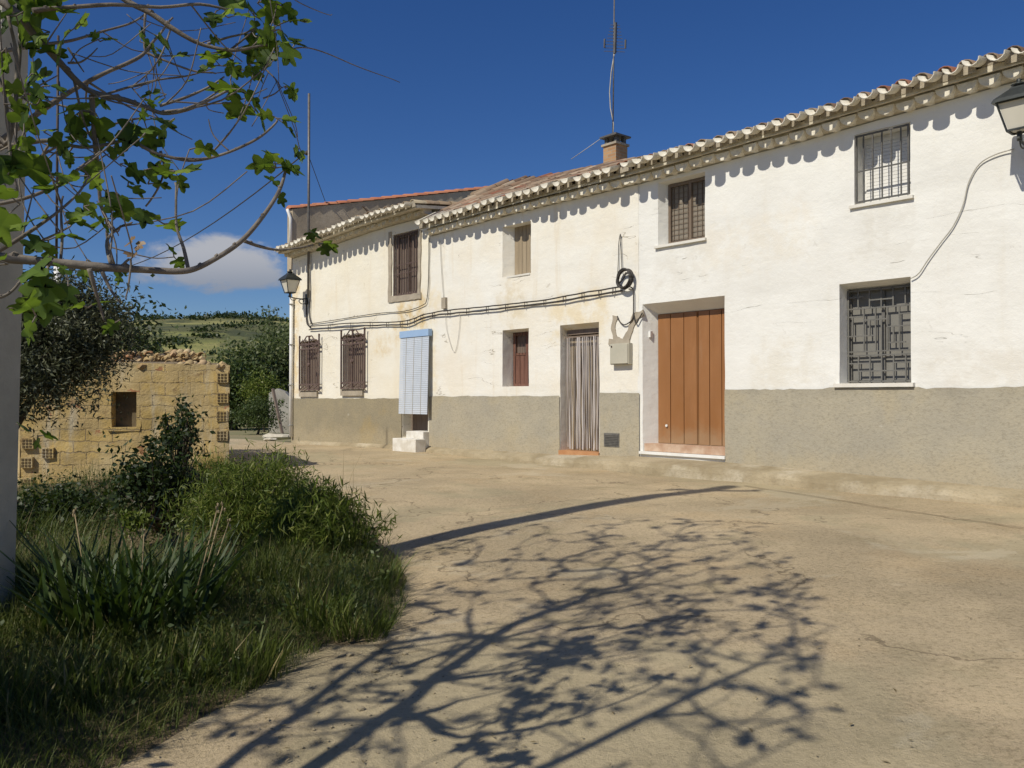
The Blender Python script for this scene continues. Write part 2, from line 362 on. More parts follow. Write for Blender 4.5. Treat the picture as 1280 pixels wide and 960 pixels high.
# ------------------------------------------------------------------ ground
def groundmat():
    m, t, p = newmat('dry_earth'); v = t.coord('Object')
    col = t.mix(t.rng(t.noise(.25, 6, .6, v), .35, .65), (.26, .22, .12), (.17, .17, .075)); t.put(p.inputs['Base Color'], col)
    p.inputs['Roughness'].default_value = 1; t.put(p.inputs['Normal'], t.bump(t.noise(3, 6, .7, v), .6, .05)); return m
def streetmat():
    m, t, p = newmat('dusty_concrete'); v = t.coord('Object')
    col = t.mix(t.rng(t.noise(.45, 6, .6, v, .3), .36, .66), (.545, .435, .278), (.475, .383, .248))
    col = t.mix(t.math('MULTIPLY', t.rng(t.noise(.8, 6, .65, t.coord('Object', (1, 1, 1), (5, 9, 0))), .50, .68), .55), col, (.50, .375, .22))
    col = t.mix(t.math('MULTIPLY', t.rng(t.noise(1.7, 6, .65, v), .52, .72), .6), col, (.35, .295, .175))
    g = t.noise(34, 7, .8, v); col = t.mix(t.math('MULTIPLY', t.rng(g, .47, .66), .7), col, (.22, .175, .10))
    col = t.mix(t.math('MULTIPLY', t.rng(t.noise(60, 4, .7, t.coord('Object', (1, 1, 1), (2, 2, 0))), .60, .75), .5), col, (.47, .41, .29))
    col = t.mix(t.math('MULTIPLY', t.rng(t.noise(.33, 5, .62, t.coord('Object', (1, 1, 1), (21, 4, 0)), .6), .52, .60), .5), col, (.38, .335, .215))
    col = t.mix(t.math('MULTIPLY', t.rng(t.noise(.6, 6, .7, t.coord('Object', (1, 1, 1), (31, 14, 0)), .5), .57, .63), .45), col, (.56, .49, .35))
    vor = t.new('ShaderNodeTexVoronoi', feature='DISTANCE_TO_EDGE'); vor.inputs['Scale'].default_value = .30
    vv = t.new('ShaderNodeVectorMath', operation='ADD'); t.l.new(v, vv.inputs[0])
    nn = t.new('ShaderNodeTexNoise'); nn.inputs['Scale'].default_value = 1.6; nn.inputs['Detail'].default_value = 6; t.l.new(v, nn.inputs['Vector'])
    sc_ = t.new('ShaderNodeVectorMath', operation='SCALE'); t.l.new(nn.outputs['Color'], sc_.inputs[0]); sc_.inputs['Scale'].default_value = 1.3
    t.l.new(sc_.outputs[0], vv.inputs[1]); t.l.new(vv.outputs[0], vor.inputs['Vector'])
    ck = t.math('LESS_THAN', vor.outputs['Distance'], .0035); ck = t.math('MULTIPLY', ck, t.rng(t.noise(.5, 3, .5, v), .42, .50))
    col = t.mix(t.math('MULTIPLY', ck, .6), col, (.16, .125, .08))
    t.put(p.inputs['Base Color'], col); p.inputs['Roughness'].default_value = .95; p.inputs['Specular IOR Level'].default_value = .12
    h = t.math('ADD', t.math('MULTIPLY', t.noise(2.2, 6, .6, v), 1.1), t.math('ADD', t.math('MULTIPLY', t.math('MULTIPLY', t.noise(20, 7, .78, v), t.rng(t.noise(.5, 4, .6, t.coord('Object', (1, 1, 1), (11, 3, 0))), .4, .62, .45, 1.5)), .75), t.math('MULTIPLY', t.noise(90, 3, .7, v), .2)))
    h = t.math('SUBTRACT', h, t.math('MULTIPLY', ck, .5)); t.put(p.inputs['Normal'], t.bump(h, .85, .042)); return m
M['street'] = streetmat(); M['earth'] = groundmat()

def grid_mesh(name, xs, ys, zf):
    X, Y = np.meshgrid(xs, ys, indexing='ij'); Z = zf(X, Y)
    V = np.stack([X, Y, Z], -1).reshape(-1, 3); ny = len(ys)
    i, j = np.meshgrid(np.arange(len(xs) - 1), np.arange(ny - 1), indexing='ij'); a = (i * ny + j).ravel()
    return V, np.stack([a, a + ny, a + ny + 1, a + 1], 1)
def vground(X, Y): return np.array([ground(a, b) for a, b in zip(X.ravel(), Y.ravel())]).reshape(X.shape)

xs = np.concatenate([np.linspace(-420, -40, 14), np.linspace(-36, 30, 45), np.linspace(40, 420, 14)])
ys = np.concatenate([np.linspace(-300, -20, 10), np.linspace(-16, 60, 50), np.linspace(75, 460, 14)])
V, Q = grid_mesh('ground', xs, ys, lambda X, Y: vground(X, Y) - .12)
me = np_mesh('ground', V, Q); shade_smooth(me); struct(link('ground', me, M['earth']))
# the concrete street: strip beside the houses, built in (s, n) and turned into place
ss = np.concatenate([np.linspace(-34, -14, 60), np.arange(-13.85, 12, .15)]); nn_ = np.concatenate([np.arange(-.3, 12.6, .14), np.linspace(12.8, 18, 12)])
S_, N_ = np.meshgrid(ss, nn_, indexing='ij')
X = P0.x + S_ * DR.x + N_ * DN.x; Y = P0.y + S_ * DR.y + N_ * DN.y
Z = vground(X, Y) + .016 * smooth_noise(X, Y, .7) + .006 * smooth_noise(X, Y, 2.7, 4)
V = np.stack([X, Y, Z], -1).reshape(-1, 3); ny = len(nn_)
i, j = np.meshgrid(np.arange(len(ss) - 1), np.arange(ny - 1), indexing='ij'); a = (i * ny + j).ravel()
me = np_mesh('street', V, np.stack([a, a + 1, a + ny + 1, a + ny], 1)); shade_smooth(me); struct(link('street', me, M['street']))

# garden bed of dark soil, bulging a little above the street
bed_px = [(285, 572), (345, 592), (410, 622), (452, 650), (492, 705), (494, 760), (470, 800), (405, 802), (340, 848), (258, 888), (185, 928), (105, 975)]
BED = [gp(x, y) for x, y in bed_px]
BED = [(p.x, p.y) for p in BED] + [(-2.4, 3.05), (-4.6, 1.6), (-9, 3), (-10, 12.5), (-6, 14.2)]
bp = np.array(BED)
def bed_sd(x, y):
    """signed distance to the edge of the bed, positive inside (arrays)"""
    x = np.asarray(x, float); y = np.asarray(y, float); d = np.full(x.shape, 1e9); ins = np.zeros(x.shape, bool)
    for k in range(len(bp)):
        a, b = bp[k], bp[(k + 1) % len(bp)]; ab = b - a
        t = np.clip(((x - a[0]) * ab[0] + (y - a[1]) * ab[1]) / (ab @ ab), 0, 1)
        d = np.minimum(d, np.hypot(x - a[0] - t * ab[0], y - a[1] - t * ab[1]))
        c = ((a[1] > y) != (b[1] > y)); xi = a[0] + (y - a[1]) * ab[0] / (ab[1] if abs(ab[1]) > 1e-9 else 1e-9)
        ins ^= c & (x < xi)
    return np.where(ins, d, -d)
def bed_z(x, y):
    sd = bed_sd(x, y) + .12 * smooth_noise(x, y, 1.7, 3)
    return vground(np.asarray(x, float), np.asarray(y, float)) + .13 * np.clip((sd + .12) / .5, -.6, 1) - .03 + .03 * smooth_noise(x, y, 2.5, 8)
V, Q = grid_mesh('soil', np.arange(-10.5, 0, .12), np.arange(.8, 15.5, .12), bed_z)
me = np_mesh('soil', V, Q); shade_smooth(me)
M['soil'] = pmat('garden_soil', (.115, .085, .05), (.20, .155, .09), 3, 1, .9, .03)
struct(link('soil', me, M['soil']))

# cement apron and kerb along the foot of the houses
kb = MB(); sv = np.arange(-13.3, 9.6, .16); prof = []
for s in sv:
    z = interp(s, APR); w = .10 + .36 * ease(-8.8, -1.5, s) + .06 * mnoise.noise(Vector((s * 1.1, 0, 3))) + .03 * mnoise.noise(Vector((s * 4.1, 0, 3)))
    e = .02 * mnoise.noise(Vector((s * 2.3, 5, 0))); rz = interp(s, RD0) - .12
    prof.append([(s, .05, z + .03), (s, -.02, z + .028), (s, -w * .55, z + .006 + e * .3), (s, -w, z - .03 + e), (s, -w - .02 - e, z - .095 + e), (s, -w - .035 + e, rz)])
for p in prof: kb.v.extend(p)
for i in range(len(prof) - 1):
    for j in range(5):
        kb.f.append((i * 6 + j, i * 6 + j + 1, (i + 1) * 6 + j + 1, (i + 1) * 6 + j)); kb.sm.append(j in (0, 1))
M['kerb'] = plinthmat('kerb_cement', (.44, .37, .25), (.30, .245, .155), (.58, .52, .40))
struct(kb.build('kerb', M['kerb'], None, P0, FANG))

q = MB(); jp = [gp(lerp(930, 1330, k / 40), lerp(608, 669, k / 40)) for k in range(41)]; vs = []
for k, p in enumerate(jp):
    w = .012 + .007 * mnoise.noise(Vector((k * .7, 2, 0))); o = DN * (.03 * mnoise.noise(Vector((k * .35, 0, 0)))); p.z = ground(p.x, p.y) + .016 * mnoise.noise(Vector((p.x * .7, p.y * .7, 0))) + .012
    vs += [p + o - DN * w, p + o + DN * w]
q.add(vs, [(2 * k, 2 * k + 2, 2 * k + 3, 2 * k + 1) for k in range(40)]); struct(q.build('road_joint', pmat('dirty_joint', (.15, .11, .065), (.24, .18, .11), 6, 1, .5, .01)))
# ------------------------------------------------------------------ houses
def wall_grid(s0, s1, zb, zt, ops, step=.11, amp=.010, y0=0.0, rev=True, seed=0.0, ragged=0.0):
    """front wall with openings; ops: dict(s0,s1,z0,z1,r,dt,db)"""
    S = {round(s0, 4), round(s1, 4)}; Zs = {round(zb, 4)}
    zc = zt if isinstance(zt, (int, float)) else min(zt(s0), zt(s1))
    Zs.add(round(zc, 4))
    for o in ops:
        S |= {round(max(s0, o['s0']), 4), round(min(s1, o['s1']), 4)}; Zs |= {round(max(zb, o['z0']), 4), round(min(zc, o['z1']), 4)}
    def fill(vals):
        vals = sorted(vals); out = [vals[0]]
        for a, b in zip(vals, vals[1:]):
            k = max(1, round((b - a) / step)); out += [lerp(a, b, (i + 1) / k) for i in range(k)]
        return out
    S = fill(S); Zs = fill(Zs); m = MB(); nz = len(Zs)
    top = max([zb] + [o['z1'] for o in ops if o['z1'] < zc - .02])
    def V(s, z):
        zz = z
        if not isinstance(zt, (int, float)) and z > top: zz = top + (z - top) * (zt(s) - top) / (zc - top)
        q = Vector((s, seed, z)); y = y0 + amp * (1.2 * mnoise.noise(q * 1.1) + .8 * mnoise.noise(q * 3.1))
        ds = .35 * amp * mnoise.noise(q * 4.3 + Vector((0, 9, 0))); dz = .35 * amp * mnoise.noise(q * 4.3 + Vector((5, 0, 0)))
        if ragged and abs(z - zc) < 1e-5: dz += ragged * mnoise.noise(Vector((s * 2.2, 1, seed))) + ragged * .5 * mnoise.noise(Vector((s * 9, 1, seed)))
        return Vector((s + ds, y, zz + dz))
    grid = [[V(s, z) for z in Zs] for s in S]
    m.v = [tuple(v) for c in grid for v in c]
    for i in range(len(S) - 1):
        for j in range(nz - 1):
            cs, cz = (S[i] + S[i + 1]) / 2, (Zs[j] + Zs[j + 1]) / 2
            if any(o['s0'] < cs < o['s1'] and o['z0'] < cz < o['z1'] for o in ops): continue
            m.f.append((i * nz + j, (i + 1) * nz + j, (i + 1) * nz + j + 1, i * nz + j + 1)); m.sm.append(True)
    if rev:
        for o in ops:
            I = [k for k, s in enumerate(S) if o['s0'] - 1e-3 <= s <= o['s1'] + 1e-3]; J = [k for k, z in enumerate(Zs) if o['z0'] - 1e-3 <= z <= o['z1'] + 1e-3]
            zi0, zi1 = o['z0'] + o.get('db', 0), o['z1'] - o.get('dt', 0)
            def inner(i, j):
                t = (Zs[j] - o['z0']) / (o['z1'] - o['z0']); u = (S[i] - o['s0']) / (o['s1'] - o['s0']); return Vector((S[i] + o.get('dl', 0) * (1 - u), o['r'], lerp(zi0, zi1, t)))
            path = [(I[0], j) for j in J] + [(i, J[-1]) for i in I[1:]] + [(I[-1], j) for j in J[::-1][1:]] + [(i, J[0]) for i in I[::-1][1:]]
            for (a, b) in zip(path, path[1:]):
                if a == b: continue
                m.add([grid[a[0]][a[1]], inner(*a), inner(*b), grid[b[0]][b[1]]], [(0, 1, 2, 3)])
    return m

def op(xl, xr, yt, yb, r, dt=0.0, db=0.0):
    (sa, za), (sb, zb_) = fp(xl, yt[0] if isinstance(yt, tuple) else yt), fp(xr, yt[1] if isinstance(yt, tuple) else yt)
    y0 = yb if isinstance(yb, tuple) else (yb, yb)
    z0 = (fp(xl, y0[0])[1] + fp(xr, y0[1])[1]) / 2
    return dict(s0=sa, s1=sb, z0=z0, z1=(za + zb_) / 2, r=r, dt=dt, db=db, i0=z0 + db, i1=(za + zb_) / 2 - dt)

def house_body(t, s0, s1, zt, depth, mat, ridge_r):
    """side and rear walls so that the house is closed from every side"""
    m = MB(); b = -.5
    zr = zt + .15
    for s in (s0 + .004, s1 - .004):
        m.add([(s, .02, b), (s, depth, b), (s, depth, zr), (s, ridge_r, zr + .25), (s, .02, zr)], [(0, 1, 2, 3, 4)])
    m.add([(s0, depth, b), (s1, depth, b), (s1, depth, zr), (s0, depth, zr)], [(0, 1, 2, 3)])
    m.build('side_wall', mat, t)
PITCH_T = .25
def half_tile(m, c, dirv, L, r0, r1, up=True, nseg=6, th=.014, tilt=0.0):
    """barrel tile shell, c = front end centre (low end), dirv = unit vector up the slope (in y,z)"""
    d = Vector((random.uniform(-.035, .035), dirv[0], dirv[1])).normalized(); sx = Vector((1, 0, 0)); sx = (sx - d * sx.dot(d)).normalized(); n = sx.cross(d)
    if not up: n = -n
    c = Vector(c); vs = []
    for k, (rr, pos) in enumerate(((r0, 0.0), (r1, L))):
        for rad in (rr, rr - th):
            for j in range(nseg + 1):
                a = math.pi * j / nseg; vs.append(c + d * pos + sx * (math.cos(a) * rad) + n * (math.sin(a) * rad * .92 + tilt * pos))
    q = nseg + 1; fs_ = []
    for j in range(nseg):
        fs_.append((j, j + 1, 2 * q + j + 1, 2 * q + j)); fs_.append((q + j + 1, q + j, 3 * q + j, 3 * q + j + 1))
        fs_.append((j + 1, j, q + j, q + j + 1))
    m.add(vs, fs_, True)
def roof(t, s0, s1, ze, over, length, pitchf, mat, pitch=.25, rows=None, name='roof', chan=.18, bed=.055, lenf=None):
    """Spanish tile roof: channel and cover tiles in courses up the slope; ze(s) height of the tile bed at the eaves"""
    m = MB(); ev = MB(); n = int(round((s1 - s0) / pitch)); L = .43; ex = .345
    rows = rows or int(length / ex)
    fl = MB()
    for k in range(n + 1):
        s = s0 + (s1 - s0) * k / n; tp = pitchf(s); q = math.hypot(1, tp); dv = (1 / q, tp / q)
        jo = random.uniform(-.03, .03); rc = rows if lenf is None else max(2, int(round((lenf(s) + over) / (ex * dv[0]))))
        for rw in range(rc):
            y = -over + jo * (rw == 0) + rw * ex * dv[0]; z = ze(s) + (y + over) * tp
            sag = .035 * mnoise.noise(Vector((s * .5, y * .5, 2)))
            j1 = random.uniform(-.012, .012)
            half_tile(m, (s + j1, y + random.uniform(-.02, .02), z + .075 + sag + .012), dv, L, .104, .082, True, 6, .015, random.uniform(.0, .03))
            if rw == 0:      # mouth of the cover tile closed with mortar
                yy = y + random.uniform(.012, .05); zz_ = z + .075 + sag + .01; c_ = [(s + j1 + math.cos(math.pi * q_ / 7) * .100, yy, zz_ + math.sin(math.pi * q_ / 7) * .094) for q_ in range(8)]
                fl.add(c_ + [(c_[7][0] - .015, yy, zz_ - .075), (c_[0][0] + .015, yy, zz_ - .075)], [tuple(range(10))[::-1]])
            if k < n:
                if rw == 0: half_tile(ev, (s + pitch / 2 + j1, y - chan + random.uniform(-.025, .025), z + .105 + sag + random.uniform(-.012, .012)), dv, L + chan, .105 * random.uniform(.92, 1.06), .085, False, 7, .016)
                else: half_tile(m, (s + pitch / 2 + j1, y - .03, z + .115 + sag), dv, L, .098, .085, False, 5, .014)
    m.build(name, mat, t)
    evo = ev.build('eaves_tiles', M['corbel'], t); fl.build('mouth_mortar', M['mouth'], evo)['kind'] = 'stuff'
    # bed under the tiles
    b = MB(); vs = []; ns_ = 14
    for s in np.linspace(s0 - .1, s1 + .1, ns_):
        z = ze(s); tp = pitchf(s); Ly = (length if lenf is None else lenf(s) + over)
        vs += [(s, -over + bed, z + bed * tp + .03), (s, Ly - over, z + Ly * tp + .03), (s, Ly - over, z + Ly * tp - .08), (s, -over + bed, z - .03)]
    fs_ = []
    for i in range(ns_ - 1):
        for j in range(4): fs_.append((i * 4 + j, i * 4 + (j + 1) % 4, i * 4 + 4 + (j + 1) % 4, i * 4 + 4 + j))
    fs_ += [(0, 1, 2, 3), tuple(len(vs) - 4 + j for j in (3, 2, 1, 0))]
    b.add(vs, fs_); b.build('roof_bed', M['mortar'], t)
def corbels(t, s0, s1, zt, rows, pitch=.25, rad=.108, mat='corbel'):
    """rows of mortar-filled channel tiles, round side down; rows: (offset, projection, dz)"""
    m = MB(); g = MB()
    for (ph, o, dz) in rows:
        n = int((s1 - s0) / pitch) + 1
        for k in range(n):
            s = s0 + (k + ph) * pitch
            if s < s0 - .02 or s > s1 + .02: continue
            z = zt(s) + dz; oo = o + random.uniform(-.022, .022); r = rad * random.uniform(.93, 1.05); vs = []; ns = 9; dzj = random.uniform(-.012, .012)
            for y in (-oo, .05):
                rr = r if y < 0 else r * .94
                for j in range(ns): a = math.pi + math.pi * j / (ns - 1); vs.append((s + math.cos(a) * rr, y, z + .105 + dzj + math.sin(a) * rr * (1.0 if y < 0 else .9)))
            fs_ = [(j, ns + j, ns + j + 1, j + 1) for j in range(ns - 1)]
            m.add(vs, fs_, True); m.add([vs[j] for j in range(ns)], [tuple(range(ns))[::-1]])
            m.add([vs[0], vs[ns - 1], vs[2 * ns - 1], vs[ns]], [(0, 1, 2, 3)])
        sv_ = np.linspace(s0 - .05, s1 + .05, 40)
        vs = []
        for s in sv_: z = zt(s) + dz; vs += [(s, .06, z + .01), (s, -o + .09, z + .03), (s, -o + .06, z + .075), (s, -o + .05, z + .142), (s, .06, z + .142)]
        fs_ = [(i * 5 + j, i * 5 + j + 1, i * 5 + 6 + j, i * 5 + 5 + j) for i in range(len(sv_) - 1) for j in range(4)]
        fs_ += [(0, 1, 2, 3, 4)[::-1], tuple(len(vs) - 5 + j for j in range(5))]
        g.add(vs, fs_)
    e = m.build('eaves', M[mat], t); g.build('eaves_mortar', M['mortar'], e)

def win_part(t, o, r, name='window'):
    """empty-like mesh group for a window: the pane/panel is the mesh, frame etc. are children"""
    return (o['s0'], o['s1'], o['i0'], o['i1'], r)
def frame_mb(s0, s1, z0, z1, y0, y1, w, mull=(), trans=()):
    m = MB()
    m.box((s0, y0, z0), (s0 + w, y1, z1)); m.box((s1 - w, y0, z0), (s1, y1, z1))
    m.box((s0 + w, y0 + .001, z0), (s1 - w, y1, z0 + w)); m.box((s0 + w, y0 + .001, z1 - w), (s1 - w, y1, z1))
    for x in mull: m.box((x - w * .55, y0 + .004, z0 + w), (x + w * .55, y1, z1 - w))
    for z in trans: m.box((s0 + w, y0 + .007, z - w * .4), (s1 - w, y1, z + w * .4))
    return m
def panel(t, name, o, mat, y=None, parent=None):
    m = MB(); y = o['r'] if y is None else y
    m.box((o['s0'] - .04, y, o['i0'] - .05), (o['s1'] + .04, y + .05, o['i1'] + .05))
    return m.build(name, mat, parent or t)
def boards(s0, s1, z0, z1, y, n, gap=.006, th=.02):
    m = MB(); w = (s1 - s0) / n
    for k in range(n):
        d = random.uniform(0, .006); m.box((s0 + k * w + gap / 2, y - th - d, z0), (s0 + (k + 1) * w - gap / 2, y - .001, z1))
    return m

SB12, SB23 = fs(536.5), fs(797)
zt1 = lambda s: interp(s, [(-13.6, 5.02), (-12, 5.06), (-9.4, 5.16), (-7.0, 5.18)])
zt2 = lambda s: interp(s, [(-7.03, 4.70), (-4, 4.745), (-1.0, 4.73)])
zt3 = lambda s: interp(s, [(-1.03, 4.73), (2, 4.77), (4.8, 4.85), (9.5, 4.92)])

# ---- white house on the right
H3 = thing('house', P0, FANG, 'bright white limewashed house with the wide orange-brown double door', 'house', 'terraced houses along the street')
o_door = op(803, 906, (382, 368), (566, 575), .26, .16, .17); o_door['dl'] = .12
o_w3a = op(822, 881, (228, 215), (308, 298), .28, .0, .02); o_w3a['dl'] = .10; o_w3a['r'] = .2; o_w3a['i1'] = o_w3a['z1'] - .03; o_w3a['dt'] = .03
o_w3b = op(1068, 1138, (168, 153), (257, 246), .30, .02, .0)
o_w3c = op(1049, 1138, (356, 345), (481, 479), .30, .07, .02)
ops3 = [o_door, o_w3a, o_w3b, o_w3c]
wall_grid(SB23, 9.5, -.4, zt3, ops3, seed=3.0).build('wall', M['wall3'], H3)
zp3 = lambda s: interp(s, [(-1.04, 1.245), (.69, 1.26), (4.8, 1.29), (9.5, 1.33)])
m = MB()
wall_grid(o_door['s1'] + .005, 9.5, -.4, 1.272, [], .1, .008, -.022, False, 5.0, .035).build('plinth', M['plinth'], H3)
house_body(H3, SB23, 9.5, 4.9, 7.5, M['wall3'], 4.0)
corbels(H3, SB23 + .05, 9.5, zt3, [(.0, .17, 0.0)], rad=.115)
roof(H3, SB23 + .05, 9.6, lambda s: zt3(s) + .150, .30, 4.6, lambda s: .20, M['tile'], rows=9)
# big double door
dr = MB(); s0, s1, z0, z1 = o_door['s0'] + .12, o_door['s1'], o_door['i0'], o_door['i1']; mid = lerp(s0, s1, .545)
y = .26
dr.box((s0 - .03, y, z0 - .03), (mid - .004, y + .05, z1 + .04)); dr.box((mid + .004, y + .001, z0 - .03), (s1 + .03, y + .05, z1 + .04))
door = dr.build('door', M['door_metal'], H3)
for k, (a, b) in enumerate(((s0, mid), (mid, s1))):
    lf = MB(); n = 3; w = (b - a) / n
    for q in range(n):
        e = .004
        lf.box((a + q * w + (.02 if q == 0 else .008), y - .018, z0 + .012), (a + (q + 1) * w - (.02 if q == n - 1 else .008), y - .001, z1 - .012))
    leaf = lf.build('door_leaf', M['door_metal'], door)
h = MB(); h.tube([(s0 + .20, y - .02, z0 + .30), (s0 + .20, y - .045, z0 + .30)], .022, 8); h.build('door_lock', M['whitepaint'], door)
# pink marble threshold and sill plates
th = MB(); th.box((s0 - .10, .018, o_door['z0'] + .05), (s1 - .012, .25, z0 + .004)); th.build('threshold', M['pinkstone'], H3)
th = MB(); th.box((s0 - .17, -.045, o_door['z0'] - .0), (s1 + .015, .05, o_door['z0'] + .045)); th.build('doorstep', M['white_step'], H3)
nb = MB(); a, b = fp(811, 418, -.12); a = o_door['s0'] + .06; nb.box((a - .01, .09, b - .05), (a + .035, .15, b + .05)); nb.build('number_plate', M['whitepaint'], H3)

def win_A():      # brown wooden casement with a dull net behind
    o = o_w3a; o = dict(o, s0=o['s0'] + .10); w = panel(H3, 'window', o, M['net'], .195)
    frame_mb(o['s0'], o['s1'], o['i0'], o['i1'], .15, .195, .05, [lerp(o['s0'], o['s1'], .52)]).build('frame', M['wood_brown'], w)
    g = MB()
    for k in range(1, 9): x = lerp(o['s0'], o['s1'], k / 9); g.box((x - .004, .180, o['i0'] + .05), (x + .004, .191, o['i1'] - .05))
    for k in range(1, 12): z = lerp(o['i0'], o['i1'], k / 12); g.box((o['s0'] + .05, .175, z - .004), (o['s1'] - .05, .1795, z + .004))
    g.build('lattice', M['wood_brown'], w)
    sl_ = MB(); sl_.box((o['s0'] - .15, -.045, o['z0'] - .035), (o['s1'] + .03, .16, o['z0'] + .006)); sl_.build('sill', M['reveal'], w)
win_A()
def win_B():      # white window with half lowered slats behind a plain iron grille
    o = o_w3b; w = panel(H3, 'window', o, M['glassgrey'], .29)
    frame_mb(o['s0'], o['s1'], o['i0'], o['i1'], .24, .285, .06, [lerp(o['s0'], o['s1'], .5)]).build('frame', M['whitepaint'], w)
    s_ = MB(); zt_ = o['i1'] - .08
    k = o['i0'] + .05
    while k < zt_: s_.box((o['s0'] + .05, .225, k), (o['s1'] - .05, .238, k + .043)); k += .047
    s_.build('shutter', M['whitepaint'], w)
    g = frame_mb(o['s0'] + .015, o['s1'] - .015, o['z0'] + .03, o['z1'] - .02, -.01, .012, .022, [], [lerp(o['z0'], o['z1'], .47)])
    for k in range(1, 6): x = lerp(o['s0'], o['s1'], k / 6); g.box((x - .008, -.005, o['z0'] + .05), (x + .008, .010, o['z1'] - .04))
    g.build('grille', M['iron_grey'], w)
    sl_ = MB(); sl_.box((o['s0'] - .06, -.05, o['z0'] - .035), (o['s1'] + .04, .22, o['z0'] + .006)); sl_.build('sill', M['reveal'], w)
win_B()
def win_C():      # ground-floor window filled with a geometric iron lattice
    o = o_w3c; w = panel(H3, 'window', o, pmat('grey_shutter', (.19, .185, .168), (.22, .212, .19), 3, .6, .1), .30)
    s0, s1, z0, z1 = o['s0'], o['s1'], o['i0'], o['i1']
    frame_mb(s0, s1, z0, z1, .26, .29, .04, [lerp(s0, s1, .5)]).build('frame', M['ventmetal'], w)
    g = frame_mb(s0 + .01, s1 - .01, z0 + .01, z1 - .01, .205, .225, .02)
    X_ = lambda k: lerp(s0, s1, k / 12); Z_ = lambda k: lerp(z0, z1, k / 24)
    def bx(a, b, c, d):
        if a == c: g.box((X_(a) - .009, .206, Z_(min(b, d))), (X_(a) + .009, .224, Z_(max(b, d))))
        else: g.box((X_(min(a, c)), .208, Z_(b) - .009), (X_(max(a, c)), .222, Z_(b) + .009))
    for a in (2, 4, 6, 8, 10): bx(a, 0, a, 7)
    for a in (3, 5, 7, 9): bx(a, 8, a, 19)
    for a in (2, 4, 6, 8, 10): bx(a, 19, a, 24)
    for b, x0, x1 in ((7, 0, 12), (8, 0, 12), (3, 2, 10), (5, 0, 4), (5, 8, 12), (12, 0, 5), (14, 7, 12), (16, 3, 7), (17, 0, 3), (17, 9, 12), (19, 0, 12), (21, 4, 8), (10, 7, 10), (22, 0, 3), (22, 9, 12)): bx(x0, b, x1, b)
    for a, b0, b1 in ((1, 12, 17), (11, 14, 17), (6, 8, 16), (4, 12, 16), (8, 10, 14)): bx(a, b0, a, b1)
    g.build('grille', pmat('pale_iron', (.135, .132, .12), (.165, .16, .146), 12, .6, .1, .001), w)
    sl_ = MB(); sl_.box((s0 - .06, -.065, o['z0'] - .04), (s1 + .05, .20, o['z0'] + .012)); sl_.build('sill', M['reveal'], w)
win_C()

# ---- cream house in the middle
H2 = thing('house', P0 + DR * 0.0, FANG, 'cream limewashed middle house with the brick chimney and the ribbon curtain doorway', 'house', 'terraced houses along the street')
o_w2a = op(628, 663.5, (283, 277), (346, 342), .24, .0, .0); o_w2a['dl'] = .13; o_w2b = op(628, 661, (412, 411), (484, 482), .33, .04, .0)
o_d2 = op(700.5, 749, (408, 401), (563, 567), .30, .16, .0)
wall_grid(SB12, SB23 + .03, -.4, zt2, [o_w2a, o_w2b, o_d2], seed=2.0).build('wall', M['wall2'], H2)
wall_grid(SB12 + .02, o_d2['s0'] - .004, -.4, 1.18, [], .1, .008, -.022, False, 6.0, .02).build('plinth', M['plinth'], H2)
wall_grid(o_d2['s1'] + .03, SB23 + .05, -.4, 1.235, [], .1, .006, -.022, False, 7.0, .02).build('plinth', M['plinth'], H2)
house_body(H2, SB12, SB23, 4.75, 7.5, M['wall2'], 4.0)
corbels(H2, SB12 + .12, SB23 - .1, zt2, [(.0, .17, 0.0)], rad=.115)
RIDGE2 = []
for x, y, r in ((546, 247, .8), (585, 236, 1.3), (622, 222.5, 2.0), (700, 212, 3.0), (790, 192, 3.0), (850, 188, 2.6)):
    s_, z_ = fp(x, y, -r); RIDGE2.append((s_, r, z_ - .13))
RIDGE2.append((SB23, 2.4, RIDGE2[-1][2] - .03))
ridge_r = lambda s: interp(s, [(a, b) for a, b, c in RIDGE2]); ridge_z = lambda s: interp(s, [(a, c) for a, b, c in RIDGE2])
ze2 = lambda s: zt2(s) + .150
pf2 = lambda s: (ridge_z(s) - .10 - ze2(s)) / (ridge_r(s) + .30)
roof(H2, SB12 + .10, SB23 - .10, ze2, .30, 3.3, pf2, M['tile'], lenf=ridge_r)
# ridge: a low wall head with mortar-bedded slabs and tiles on it
rg = MB(); hw_ = MB(); pts_ = [Vector((a, b, c)) for a, b, c in RIDGE2 if a > SB12 - .4]
hv = []
for p in pts_: hv += [(p.x, p.y - .02, p.z - .45), (p.x, p.y - .02, p.z - .03), (p.x, p.y + .25, p.z - .03), (p.x, p.y + .25, p.z - .9)]
hw_.add(hv, [(i * 4 + j, i * 4 + j + 1, i * 4 + 5 + j, i * 4 + 4 + j) for i in range(len(pts_) - 1) for j in range(3)])
hw_.build('ridge_wall', M['gablecem'], H2)
for p, q_ in zip(pts_, pts_[1:]):
    n_ = max(1, int((q_ - p).length / .42))
    for k in range(n_):
        a = p.lerp(q_, k / n_) + Vector((0, .10, random.uniform(-.015, .02))); b = p.lerp(q_, (k + 1.05) / n_) + Vector((0, .10, random.uniform(-.015, .02)))
        d_ = (b - a).normalized(); sd_ = d_.cross(Vector((0, 0, 1))).normalized(); vs = []
        for e_, rr_ in ((a, .155), (b, .14)):
            for j in range(7): t_ = math.pi * j / 6; vs.append(e_ + sd_ * math.cos(t_) * rr_ + Vector((0, 0, math.sin(t_) * .075 - .03)))
        rg.add(vs, [(j, j + 1, 8 + j, 7 + j) for j in range(6)] + [tuple(range(7)), tuple(range(13, 6, -1))])
rg.build('ridge', M['tilepale'], H2)
